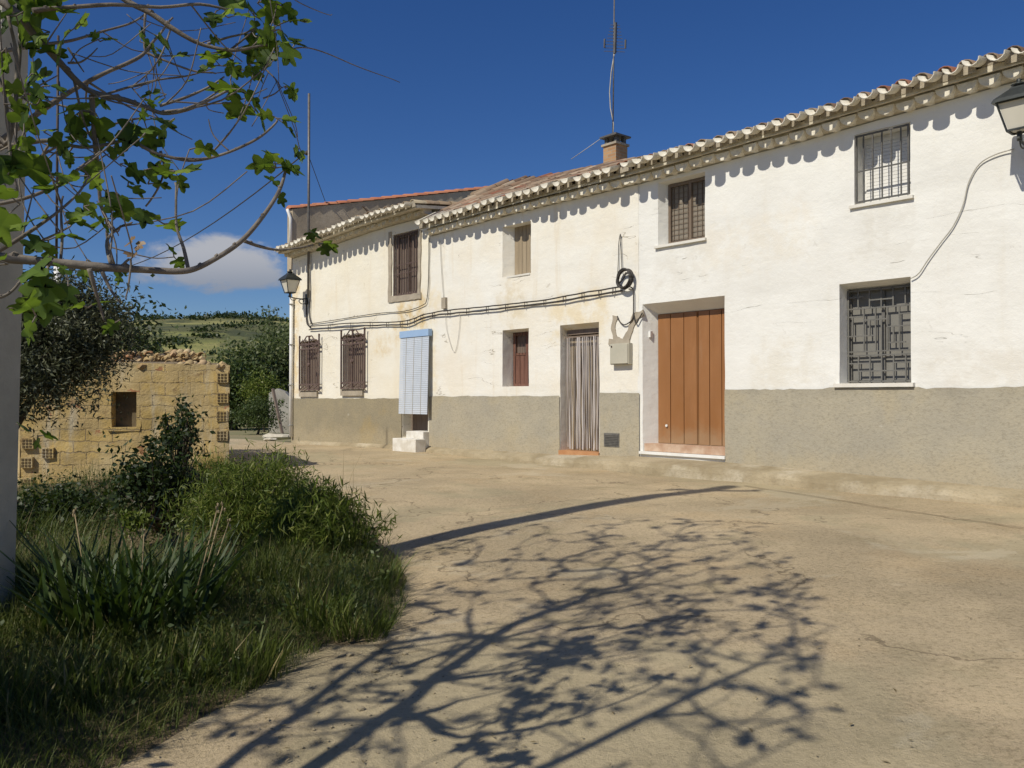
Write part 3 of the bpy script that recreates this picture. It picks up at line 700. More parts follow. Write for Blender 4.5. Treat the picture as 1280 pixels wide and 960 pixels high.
# windows
def win_D():
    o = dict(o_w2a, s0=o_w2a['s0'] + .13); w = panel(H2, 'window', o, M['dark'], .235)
    boards(o['s0'], o['s1'], o['i0'], o['i1'], .233, 6).build('shutter', M['wood_grey'], w)
    sl_ = MB(); sl_.box((o['s0'] + .02, -.012, o['z0'] - .03), (o['s1'] - .02, .20, o['z0'] + .004)); sl_.build('sill', M['reveal'], w)
win_D()
def win_E():
    o = o_w2b; w = panel(H2, 'window', o, M['wood_dark'], .32); s0, s1, z0, z1 = o['s0'], o['s1'], o['i0'], o['i1']
    frame_mb(s0 + .02, s1, z0, z1, .27, .318, .06, [lerp(s0, s1, .55)], [lerp(z0, z1, .60)]).build('frame', M['wood_red'], w)
    boards(s0 + .08, s1 - .06, z0 + .06, lerp(z0, z1, .57), .317, 5, .012, .03).build('shutter', M['wood_red'], w)
    g = MB()
    for k in range(1, 8): x = lerp(s0, s1, k / 8); g.box((x - .006, .262, lerp(z0, z1, .60)), (x + .006, .269, z1))
    g.build('lattice', M['iron_brown'], w)
win_E()
# doorway: dim wood lining behind a ribbon curtain
o = o_d2; d2 = panel(H2, 'door', o, M['wood_grey'], .295)
boards(o['s0'], o['s1'], o['i0'], o['i1'] - .02, .293, 6, .008, .018).build('door_boards', M['wood_grey'], d2)
lt = MB(); lt.box((o['s0'] + .02, .16, o['i1'] - .015), (o['s1'] - .004, .29, o['i1'] + .10)); lt.build('lintel', M['wood_dark'], d2)
bs = MB(); bs.box((o['s0'] - .02, -.035, .0), (o['s1'] + .01, .30, o['z0'] + .012)); bs.build('doorstep', M['brickred'], H2)
vt = MB(); (va, vz1), (vb, vz0) = fp(756.5, 541), fp(775.5, 559)
vt.box((va, -.034, vz0), (vb, -.02, vz1))
vent = vt.build('vent', M['ventmetal'], H2)
v2 = MB()
for k in range(7): z = lerp(vz0 + .02, vz1 - .02, (k + .5) / 7); v2.box((va + .02, -.046, z - .006), (vb - .02, -.036, z + .006))
v2.build('louvre', M['ventmetal'], vent)
# cement-filled chases above the meter box
def ribbon(parent, px, w, n=.004, mat='cement', name='cement_patch', th=.008):
    P = [Vector((a, 0, b)) for a, b in (fp(x, y) for x, y in px)]; m = MB(); vs = []
    Pp = []
    for a, b in zip(P, P[1:]):
        for k in range(5): Pp.append(a.lerp(b, k / 5))
    Pp.append(P[-1])
    for i, p in enumerate(Pp):
        d = (Pp[min(i + 1, len(Pp) - 1)] - Pp[max(0, i - 1)]).normalized(); q = Vector((-d.z, 0, d.x)); ww = w * (1 + .5 * mnoise.noise(p * 6))
        for sgn in (1, -1):
            e = p + q * ww * .5 * sgn * (1 + .3 * mnoise.noise(p * 11 + q * sgn)); vs += [(e.x, -n - th - .010, e.z), (e.x, .01, e.z)]
    fs_ = []
    for i in range(len(Pp) - 1):
        a = i * 4; b = a + 4; fs_ += [(a, a + 2, b + 2, b), (a, b, b + 1, a + 1), (a + 2, a + 3, b + 3, b + 2)]
    fs_ += [(0, 1, 3, 2), (len(vs) - 4, len(vs) - 2, len(vs) - 1, len(vs) - 3)]
    m.add(vs, fs_); return m.build(name, M[mat], parent)
ribbon(H2, [(770, 395), (767, 410), (770, 424), (779, 428)], .10)
ribbon(H2, [(805, 391), (794, 396), (789, 412), (782, 427)], .11)
ribbon(H2, [(762, 427), (775, 428.5), (788, 427)], .10, .009)
# chimney on the roof
cs = fs(766) ; 
def at_r(x, y, r): return fp(x, y, -r)
cs, cz = at_r(762, 199, 3.1); _, cz1 = at_r(766, 180.5, 3.1)
m, t, p = newmat('chimney_brick'); v = t.coord('Object', (1, 1, 1)); br = t.new('ShaderNodeTexBrick'); br.inputs['Scale'].default_value = 1
ox, oy, oz = t.sep(v); cb_ = t.new('ShaderNodeCombineXYZ'); t.l.new(t.math('ADD', ox, oy), cb_.inputs[0]); t.l.new(oz, cb_.inputs[1]); t.l.new(cb_.outputs[0], br.inputs['Vector'])
br.inputs['Brick Width'].default_value = .24; br.inputs['Row Height'].default_value = .07; br.inputs['Mortar Size'].default_value = .008
br.inputs['Color1'].default_value = (.46, .27, .13, 1); br.inputs['Color2'].default_value = (.36, .20, .10, 1); br.inputs['Mortar'].default_value = (.34, .28, .2, 1)
t.l.new(br.outputs['Color'], p.inputs['Base Color']); p.inputs['Roughness'].default_value = .9; M['chbrick'] = m
cm = MB(); hw = .19; cm.box((cs - hw, 3.1, cz - .9), (cs + hw, 3.1 + 2 * hw, cz1)); chim = cm.build('chimney', M['chbrick'], H2)
cm = MB(); cm.box((cs - hw - .035, 3.065, cz1 + .002), (cs + hw + .035, 3.1 + 2 * hw + .035, cz1 + .05)); cm.build('chimney_slab', M['cement'], chim)
cp_ = MB()
for a in (-1, 1):
    for b in (0, 1): cp_.box((cs + a * (hw - .05) - .04, 3.13 + b * (2 * hw - .14), cz1 + .05), (cs + a * (hw - .05) + .04, 3.21 + b * (2 * hw - .14), cz1 + .19))
e = hw + .06; yy = 3.1 + hw; zc_ = cz1 + .19
cp_.add([(cs - e, yy - e, zc_), (cs + e, yy - e, zc_), (cs + e, yy + e, zc_), (cs - e, yy + e, zc_), (cs - e, yy - e, zc_ + .035), (cs + e, yy - e, zc_ + .035), (cs + e, yy + e, zc_ + .035), (cs - e, yy + e, zc_ + .035), (cs, yy, zc_ + .15)],
        [(3, 2, 1, 0), (0, 1, 5, 4), (1, 2, 6, 5), (2, 3, 7, 6), (3, 0, 4, 7), (4, 5, 8), (5, 6, 8), (6, 7, 8), (7, 4, 8)])
cp_.build('chimney_cap', M['iron_grey'], chim)

# ---- yellow-cream house on the left
H1 = thing('house', P0, FANG, 'yellowish cream house with two ornate brown grilles and a grey rendered gable', 'house', 'terraced houses along the street')
S1L = fs(365)
o_w1 = op(491.5, 523, (293, 287), (371, 367), .13, .0, .0)
o_d1 = op(503.5, 535.5, (416, 412), (546, 548), .28, .02, .0)
def grille_op(xl, xr, yt, yb): return op(xl + 1.5, xr - 1.2, (yt + 6, yt + 6), (yb, yb), .16)
o_g1 = grille_op(375, 399, 420, 488); o_g2 = grille_op(427, 456, 412.5, 486)
wall_grid(S1L, SB12 + .03, -.45, zt1, [o_w1, o_d1, o_g1, o_g2], seed=1.0).build('wall', M['wall1'], H1)
wall_grid(S1L + .0, o_d1['s0'] - .01, -.45, 1.13, [], .1, .008, -.022, False, 8.0, .02).build('plinth', M['plinth1'], H1)
house_body(H1, S1L, SB12, 5.1, 7.5, M['wall1'], 4.0)
corbels(H1, S1L + .05, SB12 - .05, zt1, [(.0, .22, 0.0)], rad=.10, mat='mortar')
roof(H1, S1L + .05, SB12 - .02, lambda s: zt1(s) + .13, .46, 4.4, lambda s: .10, M['tilepale'], rows=12, chan=.16)
# cement surround and grille of the upper window
o = o_w1; w1 = panel(H1, 'window', o, M['wood_dark'], .12)
for px, w_ in (([(488.5, 290), (488.5, 330), (488, 372)], .14), ([(525.5, 286), (525.5, 330), (524.5, 368)], .10), ([(486, 374.5), (507, 372.5), (527, 369.5)], .13)): ribbon(w1, px, w_, .004, 'cement', 'surround', .012 + .004 * (w_ < .11) + .002 * (w_ < .135))
frame_mb(o['s0'] + .05, o['s1'] - .02, o['z0'] + .02, o['z1'] - .02, .07, .115, .06, [lerp(o['s0'], o['s1'], .52)]).build('frame', M['wood_dark'], w1)
g = frame_mb(o['s0'] + .02, o['s1'] - .01, o['z0'] + .02, o['z1'] - .02, .01, .03, .02, [], [lerp(o['z0'], o['z1'], .36), lerp(o['z0'], o['z1'], .5)])
for k in range(1, 10): x = lerp(o['s0'] + .02, o['s1'] - .01, k / 10); g.box((x - .009, .013, o['z0'] + .03), (x + .009, .028, o['z1'] - .03))
g.build('grille', M['iron_brown'], w1)
def ornate(o, xl, xr, yt, yb):
    w = panel(H1, 'window', o, M['wood_dark'], .15)
    (a, zt_), (b, zb_) = fp(xl, yt, .08), fp(xr, yb, .08); zt_ = (zt_ + fp(xr, yt, .08)[1]) / 2
    H = zt_ - zb_; g = MB(); y = -.09; mid = (a + b) / 2; W = b - a
    for x in (a, b): g.bar((x, y, zb_ - .02), (x, y, zt_ - .03), .034); g.rock((x, y, zt_), (.032, .032, .045), 1)
    for z in (zb_, zb_ + .10 * H, zt_ - .24 * H, zt_ - .15 * H): g.bar((a, y, z), (b, y, z), .026, .03)
    n = 12
    for k in range(1, n): x = lerp(a, b, k / n); g.bar((x, y, zb_ + .10 * H), (x, y, zt_ - .24 * H), .018)
    g.bar((mid, y, zb_), (mid, y, zt_ + .01), .034); g.rock((mid, y - .01, lerp(zb_, zt_, .46)), (.055, .05, .06), 2)
    for sg in (-1, 1):          # scrolls of the crest and foot
        c0 = Vector((mid + sg * W * .04, y, zt_ - .02)); arc = []
        for k in range(9): u = k / 8; arc.append((mid + sg * W * (.04 + .42 * u), y, zt_ - .02 - .13 * H * u ** 1.8 + .03 * math.sin(u * 9)))
        g.tube(arc, .017, 5)
        for cx_, cz_, rr in ((.16, .105, .055), (.34, .15, .045), (.24, .20, .05)):
            g.tube([(mid + sg * (W * cx_) + math.cos(t) * rr, y, zt_ - H * cz_ + math.sin(t) * rr) for t in np.linspace(0, 5.6, 10)], .013, 5)
        g.tube([(mid, y, zt_ - .15 * H), (mid + sg * W * .25, y, zt_ - .205 * H), (mid + sg * W * .5, y, zt_ - .15 * H)], .014, 5)
        g.tube([(mid, y, zb_ + .01 * H), (mid + sg * W * .22, y, zb_ + .09 * H), (mid + sg * W * .47, y, zb_ + .01 * H)], .014, 5)
        g.tube([(mid, y, zb_ + .09 * H), (mid + sg * W * .25, y, zb_ + .02 * H), (mid + sg * W * .47, y, zb_ + .09 * H)], .012, 5)
    for x in (a, b):
        for z in (zb_ + .1 * H, zt_ - .24 * H): g.bar((x, y, z), (x, .02, z), .02)
    g.build('grille', M['iron_brown'], w)
    sl_ = MB(); sl_.box((o['s0'] - .02, -.055, o['z0'] - .17), (o['s1'] + .02, .12, o['z0'] - .005)); sl_.build('sill', M['cement'], w)
ornate(o_g1, 375, 399, 420, 487); ornate(o_g2, 427, 456, 412.5, 485)
o = o_d1; d1 = panel(H1, 'door', o, M['wood_dark'], .27)
boards(o['s0'], o['s1'], o['i0'], o['i1'], .268, 5).build('door_boards', M['wood_dark'], d1)
# white steps
st = MB(); (a, zb_), (b, _) = fp(490.5, 558, .55), fp(519, 560, .55)
zg = ground(*(P0 + DR * -7.6 + DN * .5).xy) - .05
stp = MB(); zs = fp(507, 538.5, .15)[1]; zl = fp(500, 548, .42)[1]
a0, a1 = fp(507.5, 545, .17)[0], fp(535.5, 545, .03)[0]; b0, b1 = fp(490.5, 553, .44)[0], fp(519.5, 553, .44)[0]
stp.box((a0, -.17, zg), (a1, .27, zs)); stp.box((b0, -.44, zg), (b1 - .003, -.172, zl)); st_o = stp.build('doorstep', pmat('worn_white', (.78, .765, .72), (.60, .565, .49), 5, .9, .6, .012), H1)
bv = st_o.modifiers.new('bevel', 'BEVEL'); bv.width = .012; bv.segments = 2
# grey gable wall standing above the roof, red tiles along its top
gw = MB(); s = S1L
def gz(r): return 6.42 + .222 * r
gw.add([(s - .32, .0, 4.6), (s - .32, 7.4, 4.6), (s - .32, 7.4, gz(7.4)), (s - .32, .0, gz(0)), (s - .004, .0, 4.6), (s - .004, 7.4, 4.6), (s - .004, 7.4, gz(7.4)), (s - .004, .0, gz(0))],
       [(0, 1, 2, 3), (7, 6, 5, 4), (3, 2, 6, 7), (4, 0, 3, 7), (1, 5, 6, 2)])
gw.v = [(x + .15 * y_, y_, z) for x, y_, z in gw.v]
gb = gw.build('gable_wall', M['gablecem'], H1)
gt = MB(); r = -.06
while r < 7.3:
    vs = []; ns = 6; L = .42
    for x in (0, L):
        rr = .13 if x == 0 else .11
        for j in range(ns + 1): t_ = math.pi * j / ns; vs.append((s - .13 + math.cos(t_) * rr * 1.35, r + x, gz(r + x) + .008 + math.sin(t_) * rr * .75 + (.02 if x == 0 else 0)))
    gt.add(vs, [(j + 1, j, ns + 1 + j, ns + 2 + j) for j in range(ns)] + [tuple(range(ns + 1))], True); r += .35
gt.v = [(x + .15 * y_, y_, z) for x, y_, z in gt.v]
gt.build('verge_tiles', M['tilered'], gb)
for k, (a, b) in enumerate((((2.05, 6.75), (3.2, 5.85)), ((2.9, 6.85), (3.7, 6.05)))):
    q = MB(); q.bar((s + .012 + .15 * a[0], a[0], a[1]), (s + .012 + .15 * b[0], b[0], b[1]), .05, .03); q.build('stain_batten', M['wood_dark'], gb)
# white downpipe on the corner
dp = MB(); (sx_, zt_) = fp(364.5, 372, .06); zb_ = fp(364.5, 546, .06)[1]
dp.tube([(sx_ + .02, -.07, zb_), (sx_ + .02, -.07, zt_), ], .055, 10); pipe = dp.build('downpipe', M['whitepaint'], H1)
dp = MB(); dp.tube([(s - .02, -.05, 5.3), (s - .02, -.05, 6.15), (s - .06, -.10, 6.32), (s - .12, -.10, 6.40)], .045, 8); dp.build('rain_spout', M['whitepaint'], H1)
for k in range(4):
    br_ = MB(); z = lerp(zb_ + .3, zt_ - .2, k / 3); br_.box((sx_ - .045, -.135, z), (sx_ + .085, -.001, z + .025)); br_.build('pipe_clamp', M['galv'], pipe)

# ------------------------------------------------------------------ things on the facade
HF = Matrix.Translation(P0) @ Matrix.Rotation(FANG, 4, 'Z')
def fw(s, n, z): return HF @ Vector((s, -n, z))
def fpw(x, y, n): s, z = fp(x, y, n); return fw(s, n, z)
# blue slatted blind hanging over the door of the left house
(a, zt_), (b, _) = fp(501, 415, .10), fp(536.5, 410.5, .10); zbt = fp(518, 517.5, .15)[1]; ztp = (zt_ + fp(536.5, 410.5, .1)[1]) / 2
BL = thing('door_blind', fw((a + b) / 2, .03, zbt), FANG, 'pale blue slatted blind hanging over the doorway of the yellowish left house', 'blind')
bm_ = MB(); hw = (b - a) / 2; H = ztp - zbt; k = 0.0
while k < H - .16:
    yk = -.12 + .05 * (k / H); bm_.box((-hw, yk - .006, k), (hw, yk + .006, k + .037)); k += .042
bm_.build('slats', M['blind'], BL)
q = MB(); q.box((-hw - .01, -.10, H - .15), (hw + .01, -.0, H)); q.build('headrail', M['blindtop'], BL)
for x in (-hw * .55, 0, hw * .55):
    q = MB(); q.bar((x, -.132, 0), (x, -.085, H - .15), .012, .006); q.build('cord', M['cablelight'], BL)
# ribbon curtain in the doorway
o = o_d2
CU = thing('door_curtain', fw((o['s0'] + o['s1']) / 2, -.14, o['z0'] + .03), FANG, 'silvery ribbon curtain hanging in the narrow brick-stepped doorway', 'curtain')
q = MB(); W = o['s1'] - o['s0']; H = o['i1'] - o['z0'] - .10; g_ = random.Random(4)
for k in range(58):
    x = lerp(-W / 2 + .06, W / 2 - .02, (k + .5) / 58) + g_.uniform(-.01, .01); y_ = g_.uniform(-.045, .03); ang = g_.uniform(-1, 1); w = g_.uniform(.004, .010)
    dx, dy = math.cos(ang) * w, math.sin(ang) * w; x2 = x + g_.uniform(-.02, .02); zb_ = g_.uniform(.0, .05)
    vs = []
    for i in range(7):
        u = i / 6; xx = lerp(x, x2, u) + .006 * math.sin(u * 9 + k); a2 = ang + u * g_.uniform(-.9, .9); dx, dy = math.cos(a2) * w, math.sin(a2) * w
        z = lerp(H, zb_, u); vs += [(xx - dx, y_ - dy, z), (xx + dx, y_ + dy, z)]
    q.add(vs, [(i * 2, i * 2 + 1, i * 2 + 3, i * 2 + 2) for i in range(6)])
m, t, p = newmat('ribbon'); t.put(p.inputs['Base Color'], t.ramp(t.island(), [(0, (.25, .22, .20)), (.3, (.50, .455, .43)), (.55, (.34, .30, .275)), (.7, (.74, .70, .69)), (1, (.42, .36, .33))])); p.inputs['Roughness'].default_value = .3
q.build('ribbons', m, CU)
q = MB(); q.bar((-W / 2 + .005, .0, H + .01), (W / 2 - .005, .0, H + .01), .03); q.build('rail', M['wood_dark'], CU)
# meter box
(a, z1), (b, z0) = fp(763, 430, .09), fp(786.5, 455, .09)
MT = thing('meter_box', fw((a + b) / 2, 0.01, z0), FANG, 'pale grey square meter box on the wall between the two street doors', 'meter box')
q = MB(); hw = (b - a) / 2; H = z1 - z0; q.box((-hw, -.085, 0), (hw, .0, H)); q.build('box', M['plasticgrey'], MT)
q = MB(); q.box((-hw + .015, -.105, .015), (hw - .015, -.086, H - .015)); ld = q.build('lid', M['plasticgrey'], MT)
q = MB(); q.tube([(-hw + .05, -.105, H - .05), (-hw + .05, -.112, H - .05)], .016, 8); q.build('lock', M['steel_dark'], ld)

# cables
def cable(name, pts, r, mat, label, cat='cable', n=5, parent=None, loc=None):
    m = MB(); m.tube(pts, r, n); o = m.build(name, mat, parent)
    return tag(o, label, cat) if label else o
def smooth_path(P, k=6, wob=0.0, seed=0):
    P = [Vector(p) for p in P]; out = []
    for i in range(len(P) - 1):
        p0, p1, p2, p3 = P[max(0, i - 1)], P[i], P[i + 1], P[min(len(P) - 1, i + 2)]
        for j in range(k):
            t = j / k; q = .5 * ((2 * p1) + (p2 - p0) * t + (2 * p0 - 5 * p1 + 4 * p2 - p3) * t * t + (3 * p1 - p0 - 3 * p2 + p3) * t ** 3)
            if wob: q = q + mnoise.noise_vector(q * 3 + Vector((seed, 0, 0))) * wob
            out.append(q)
    out.append(P[-1]); return out
bund = [(386, 408), (430, 404.5), (470, 403), (500, 402), (515, 399), (530, 393), (560, 388), (600, 384), (640, 380), (680, 375), (720, 368), (755, 362), (778, 358)]
b1 = smooth_path([fpw(x, y, .06) for x, y in bund], 5, .012, 1)
b2 = smooth_path([fpw(x, y + (4.2 if i < 11 else 5.5) + .8 * math.sin(i * 2.1), .05) for i, (x, y) in enumerate(bund)], 5, .012, 9)
c1 = cable('cable_bundle', b1, .014, M['cable'], 'pair of black cables clipped in sagging lines across the cream houses, ending at the coil')
cable('strand', b2, .014, M['cable'], None, parent=c1)
for k in range(3, len(b1) - 1, 3):
    p = b1[k]; q_ = b2[k]; q = MB(); q.bar(p + Vector((0, 0, .015)), q_ - Vector((0, 0, .04)), .014, .014); q.bar(p, p - DN * .07, .016)
    q.build('clip', M['steel_dark'], c1)
# coil
ctr = fpw(781, 348.5, .09); ex_ = DR; ez = Vector((0, 0, 1)); q = MB()
for k, (rr, tilt, off) in enumerate(((.150, .1, 0), (.160, -.15, .02), (.145, .2, .035), (.155, .0, -.02), (.14, .45, .01))):
    q.tube([ctr + ex_ * (math.cos(t) * rr * (1 + .03 * k) + math.sin(t) * rr * tilt * .4) + ez * (math.sin(t) * rr * 1.05) + DN * (off + .02 * math.sin(t + k)) for t in np.linspace(0, 2 * math.pi, 25)], .017, 6)
q.tube([ctr + ex_ * x + ez * z + DN * .03 for x, z in ((-.10, -.06), (-.03, -.02), (.02, .04), (.05, .10))], .015, 5)
tag(q.build('cable_coil', M['cable']), 'black cable coiled into rings on the wall left of the orange-brown door', 'cable')
cable('wire', smooth_path([fpw(*p, .03) for p in ((772, 345), (773, 325), (773.5, 305), (775.5, 292.5), (776, 305), (777, 325), (777.5, 342))], 4), .007, M['cable'], 'thin wire looping up the wall above the black cable coil', 'wire')
cable('wire', smooth_path([fpw(*p, .04) for p in ((784, 358), (791, 361), (792, 375), (791.5, 395), (788, 402), (780, 406), (774, 401), (771.5, 395))], 5), .011, M['cable'], 'dark wire hanging from the coil down towards the meter box', 'wire')
cable('wire', smooth_path([fpw(*p, .05) for p in ((791.5, 392), (795, 404), (799, 398), (803, 391))], 5), .012, M['cable'], 'short dark wire drooping beside the upper corner of the orange-brown door', 'wire')
cable('wire', smooth_path([fpw(*p, .03) for p in ((387, 405), (425, 399), (470, 392), (505, 389), (527, 382), (534, 372), (536, 330), (536, 297))], 5), .009, M['cable'], 'thin wire running under the barred upper window and up the joint between houses', 'wire')
cable('wire', smooth_path([fpw(*p, .03) for p in ((1138, 348), (1148, 342), (1160, 325), (1176, 303), (1192, 282), (1204, 255), (1211, 228), (1224, 205), (1244, 193), (1268, 186))], 5, .004), .008, M['cablelight'], 'pale wire curving up the white wall from window to lamp', 'wire')
cable('wire', smooth_path([fpw(*p, .03) for p in ((550, 300), (552, 340), (554.5, 372))], 5), .007, M['cablelight'], 'thin pale wire dropping down the cream wall to a small junction box', 'wire')
q = MB(); (a, z0), (b, z1) = fp(551.5, 386, .05), fp(557.5, 371.5, .05); q.box((-.07, -.06, 0), (.07, .01, z1 - z0)); jb = q.build('junction_box', M['cement'], None, fw((a + b) / 2, .0, z0), FANG)
tag(jb, 'small grey junction box sitting on the cables right of the blue blind', 'junction box')
cable('wire', smooth_path([fpw(*p, .025) for p in ((557, 393), (558, 410), (563, 430), (568, 440), (572, 428), (575, 400), (574, 392))], 5), .005, M['cablelight'], 'slack loop of thin wire hanging below the junction box', 'wire')
# tall thin mast on the left house with guy wire
mt = MB(); p_top = fpw(386.3, 117, .07); p_bot = fpw(385.5, 372, .07)
mt.tube([p_bot, p_top], .035, 8)
MA = mt.build('mast', M['mastmetal']); tag(MA, 'tall thin metal mast fixed to the left end of the yellowish house', 'mast')
q = MB(); q.tube(smooth_path([fpw(383.5, 375, .05), fpw(383, 392, .04), fpw(384, 404, .05), fpw(388, 409, .06)], 4), .022, 6); q.tube(smooth_path([fpw(387, 373, .05), fpw(387, 395, .04), fpw(389, 404, .05)], 4), .018, 6); q.build('conduit', M['cable'], MA)
q = MB(); pm = fpw(385.8, 189, .07); q.bar(pm + DR * -.18 + Vector((0, 0, -.05)), pm, .03); q.rock(pm - DR * .10 - Vector((0, 0, .02)), (.06, .05, .07), 4); q.build('insulator', M['cable'], MA)
wA = pm - DR * .16; wB = at(60, 322, 60.0)
cable('overhead_cable', [wA.lerp(wB, t) - Vector((0, 0, 2.2 * 4 * t * (1 - t) * .9)) for t in np.linspace(0, 1, 24)], .02, M['cable'], 'overhead cable sagging from the mast to the far left across the sky')
q = MB(); q.tube([Vector((wB.x, wB.y, -1.5)), wB + Vector((0, 0, .3))], [.14, .09], 8)
tag(q.build('wooden_pole', M['wood_dark']), 'distant wooden pole beyond the shed that carries the far end of the overhead cable', 'utility pole')
cable('guy_wire', [fpw(386.2, 196, .05), fpw(407, 253, -2.0)], .010, M['cable'], 'thin guy wire slanting from the mast down to the red tiled gable', 'wire')

# wall lamps
def wall_lamp(base, sc_, label):
    """classic four-sided lantern on an iron bracket; base = point on the wall, lantern hangs .5 m out"""
    L = thing('street_lamp', base, FANG, label, 'street lamp', 'wall lanterns on the houses')
    L.scale = (sc_,) * 3
    a = MB(); a.box((-.05, -.03, -.16), (.05, .0, .12))
    a.tube(smooth_path([(0, -.02, .0), (0, -.2, -.02), (0, -.45, .0), (0, -.55, .03)], 4), .017, 6)
    a.tube(smooth_path([(0, -.02, -.13), (0, -.16, -.15), (0, -.24, -.08), (0, -.18, -.03), (0, -.10, -.05), (0, -.12, -.10)], 4), .012, 6)
    a.tube(smooth_path([(0, -.50, .02), (0, -.46, -.06), (0, -.36, -.07), (0, -.32, -.02)], 4), .010, 6)
    a.tube([(0, -.5, .0), (0, -.5, .11)], .03, 8); a.build('bracket', M['lampmetal'], L)
    yc = -.5; zb, zt_ = .12, .46; rb, rt = .105, .19
    g = MB(); c = [(-1, -1), (1, -1), (1, 1), (-1, 1)]
    g.add([(x * (rb - .012), yc + y_ * (rb - .012), zb + .01) for x, y_ in c] + [(x * (rt - .012), yc + y_ * (rt - .012), zt_) for x, y_ in c], [(0, 1, 5, 4), (1, 2, 6, 5), (2, 3, 7, 6), (3, 0, 4, 7), (3, 2, 1, 0)])
    g.build('pane', M['lampglass'], L)
    f_ = MB()
    for k in range(4):
        p, q = c[k], c[(k + 1) % 4]
        P = lambda cc, r, z: (cc[0] * r, yc + cc[1] * r, z)
        f_.bar(P(p, rb, zb), P(p, rt, zt_), .018); f_.bar(P(p, rb, zb), P(q, rb, zb), .022); f_.bar(P(p, rt, zt_), P(q, rt, zt_), .028)
    f_.build('frame', M['lampmetal'], L)
    r_ = MB(); prof = [(.235, .455), (.215, .50), (.15, .56), (.085, .62), (.07, .645)]
    vs = [(x * r, yc + y_ * r, z) for r, z in prof for x, y_ in c]
    r_.add(vs, [(i * 4 + j, i * 4 + (j + 1) % 4, i * 4 + 4 + (j + 1) % 4, i * 4 + 4 + j) for i in range(len(prof) - 1) for j in range(4)] + [(3, 2, 1, 0), (16, 17, 18, 19)])
    r_.lathe((0, yc, .645), [(.05, 0), (.075, .02), (.09, .035), (.05, .05), (.02, .07), (.035, .09), (.0, .115)], 10)
    r_.build('lamp_roof', M['lampmetal'], L); return L
s_, z_ = fp(1262, 165, .5); wall_lamp(fw(s_ + .09, .0, z_ - .11), .93, 'dark metal square lantern on the white house at the right edge')
s_, z_ = fp(362.5, 366, .5); wall_lamp(fw(s_ + .0, .0, z_ - .12), 1.0, 'small lantern on the left corner of the yellowish house above the downpipe')

# roof antenna
ab = HF @ Vector((cs, 3.1 + .19, cz1 + .30))
def ap(x, y): q = fp(x, y, -3.335); return HF @ Vector((q[0], 3.335, q[1]))
AN = thing('antenna', ab, 0, 'thin television antenna mast rising above the brick chimney', 'antenna')
inv = Matrix.Translation(-ab)
q = MB(); q.tube([inv @ ap(766, 176), inv @ ap(768, -10)], .016, 6); q.build('mast', M['mastmetal'], AN)
q = MB(); pA, pB = ap(768.5, 64), ap(769.5, 31); ax = (pB - pA); fwd = Vector((-.35, .9, 0)).normalized(); side = Vector((1, .1, 0)).normalized()
for k in range(9):
    u = k / 8; c_ = pA.lerp(pB, u) + fwd * .02; w = lerp(.24, .11, u); q.bar(inv @ (c_ - side * w), inv @ (c_ + side * w), .010)
q.bar(inv @ (pA - Vector((0, 0, .05))), inv @ (pB + Vector((0, 0, .05))), .05)
for sg in (-1, 1): q.bar(inv @ (pA.lerp(pB, .12) + side * sg * .24), inv @ (pA.lerp(pB, .45) + side * sg * .24), .03)
q.build('dipoles', M['mastmetal'], AN)
q = MB(); q.tube([inv @ ap(x, y) for x, y in ((768, 66), (764, 90), (762, 115), (763, 135), (767, 155), (766, 174))], .013, 5); q.build('lead', M['cablelight'], AN)
cable('guy_wire', [ap(750, 174), ap(733, 186), ap(714, 199)], .008, M['cablelight'], 'pale stay wire slanting from the chimney cap down to the ridge', 'wire')

# ------------------------------------------------------------------ concrete pole
pb = gp(-25, 806); pb.z = ground(pb.x, pb.y) - .05
PL = thing('utility_pole', pb, R(-8), 'tall leaning concrete utility pole at the left edge of the garden', 'utility pole')
q = MB(); H = 9.2; n = 14; vs = []
lean = .026
def prof(w): d = w * 1.15; c = w * .26; return [(-w / 2, -d / 2), (-c / 2 - .01, -d / 2), (-c / 2, -d / 2 + .045), (c / 2, -d / 2 + .045), (c / 2 + .01, -d / 2), (w / 2, -d / 2), (w / 2, d / 2), (-w / 2, d / 2)]
for k in range(n + 1):
    z = H * k / n; w = lerp(.25, .17, k / n)
    for (x, y_) in prof(w): vs.append((x + lean * z - .0, y_, z))
q.add(vs, [(k * 8 + j, k * 8 + (j + 1) % 8, k * 8 + 8 + (j + 1) % 8, k * 8 + 8 + j) for k in range(n) for j in range(8)] + [tuple(range(8))[::-1], tuple(n * 8 + j for j in range(8))])
q.build('shaft', M['conc_pole'], PL)
q = MB(); q.box((lean * 8.7 - .6, -.14, 8.66), (lean * 8.7 + .6, -.07, 8.76))
ca_ = q.build('crossarm', M['galv'], PL)
for x in (-.5, 0, .5):
    q = MB(); q.lathe((lean * 8.7 + x, -.105, 8.76), [(.03, 0), (.05, .03), (.03, .06), (.055, .09), (.025, .14)], 8); q.build('insulator', M['whitepaint'], ca_)
# thin dark pole further back
tp_ = at(69, 497, 15.0); tz = ground(tp_.x, tp_.y)
TP = thing('metal_pole', (tp_.x, tp_.y, tz - .05), 0, 'thin dark metal pole rising behind the fig branches, right of the concrete pole', 'pole')
q = MB(); q.tube([(0, 0, 3.6 - tz), (0, 0, 1.15 + 459 / F * 15 - tz)], .022, 6); q.build('shaft', M['steel_dark'], TP)
q = MB(); q.tube([(.02, 0, 0), (.02, 0, 3.6 - tz)], .06, 8); q.build('lower_tube', M['whitepaint'], TP)

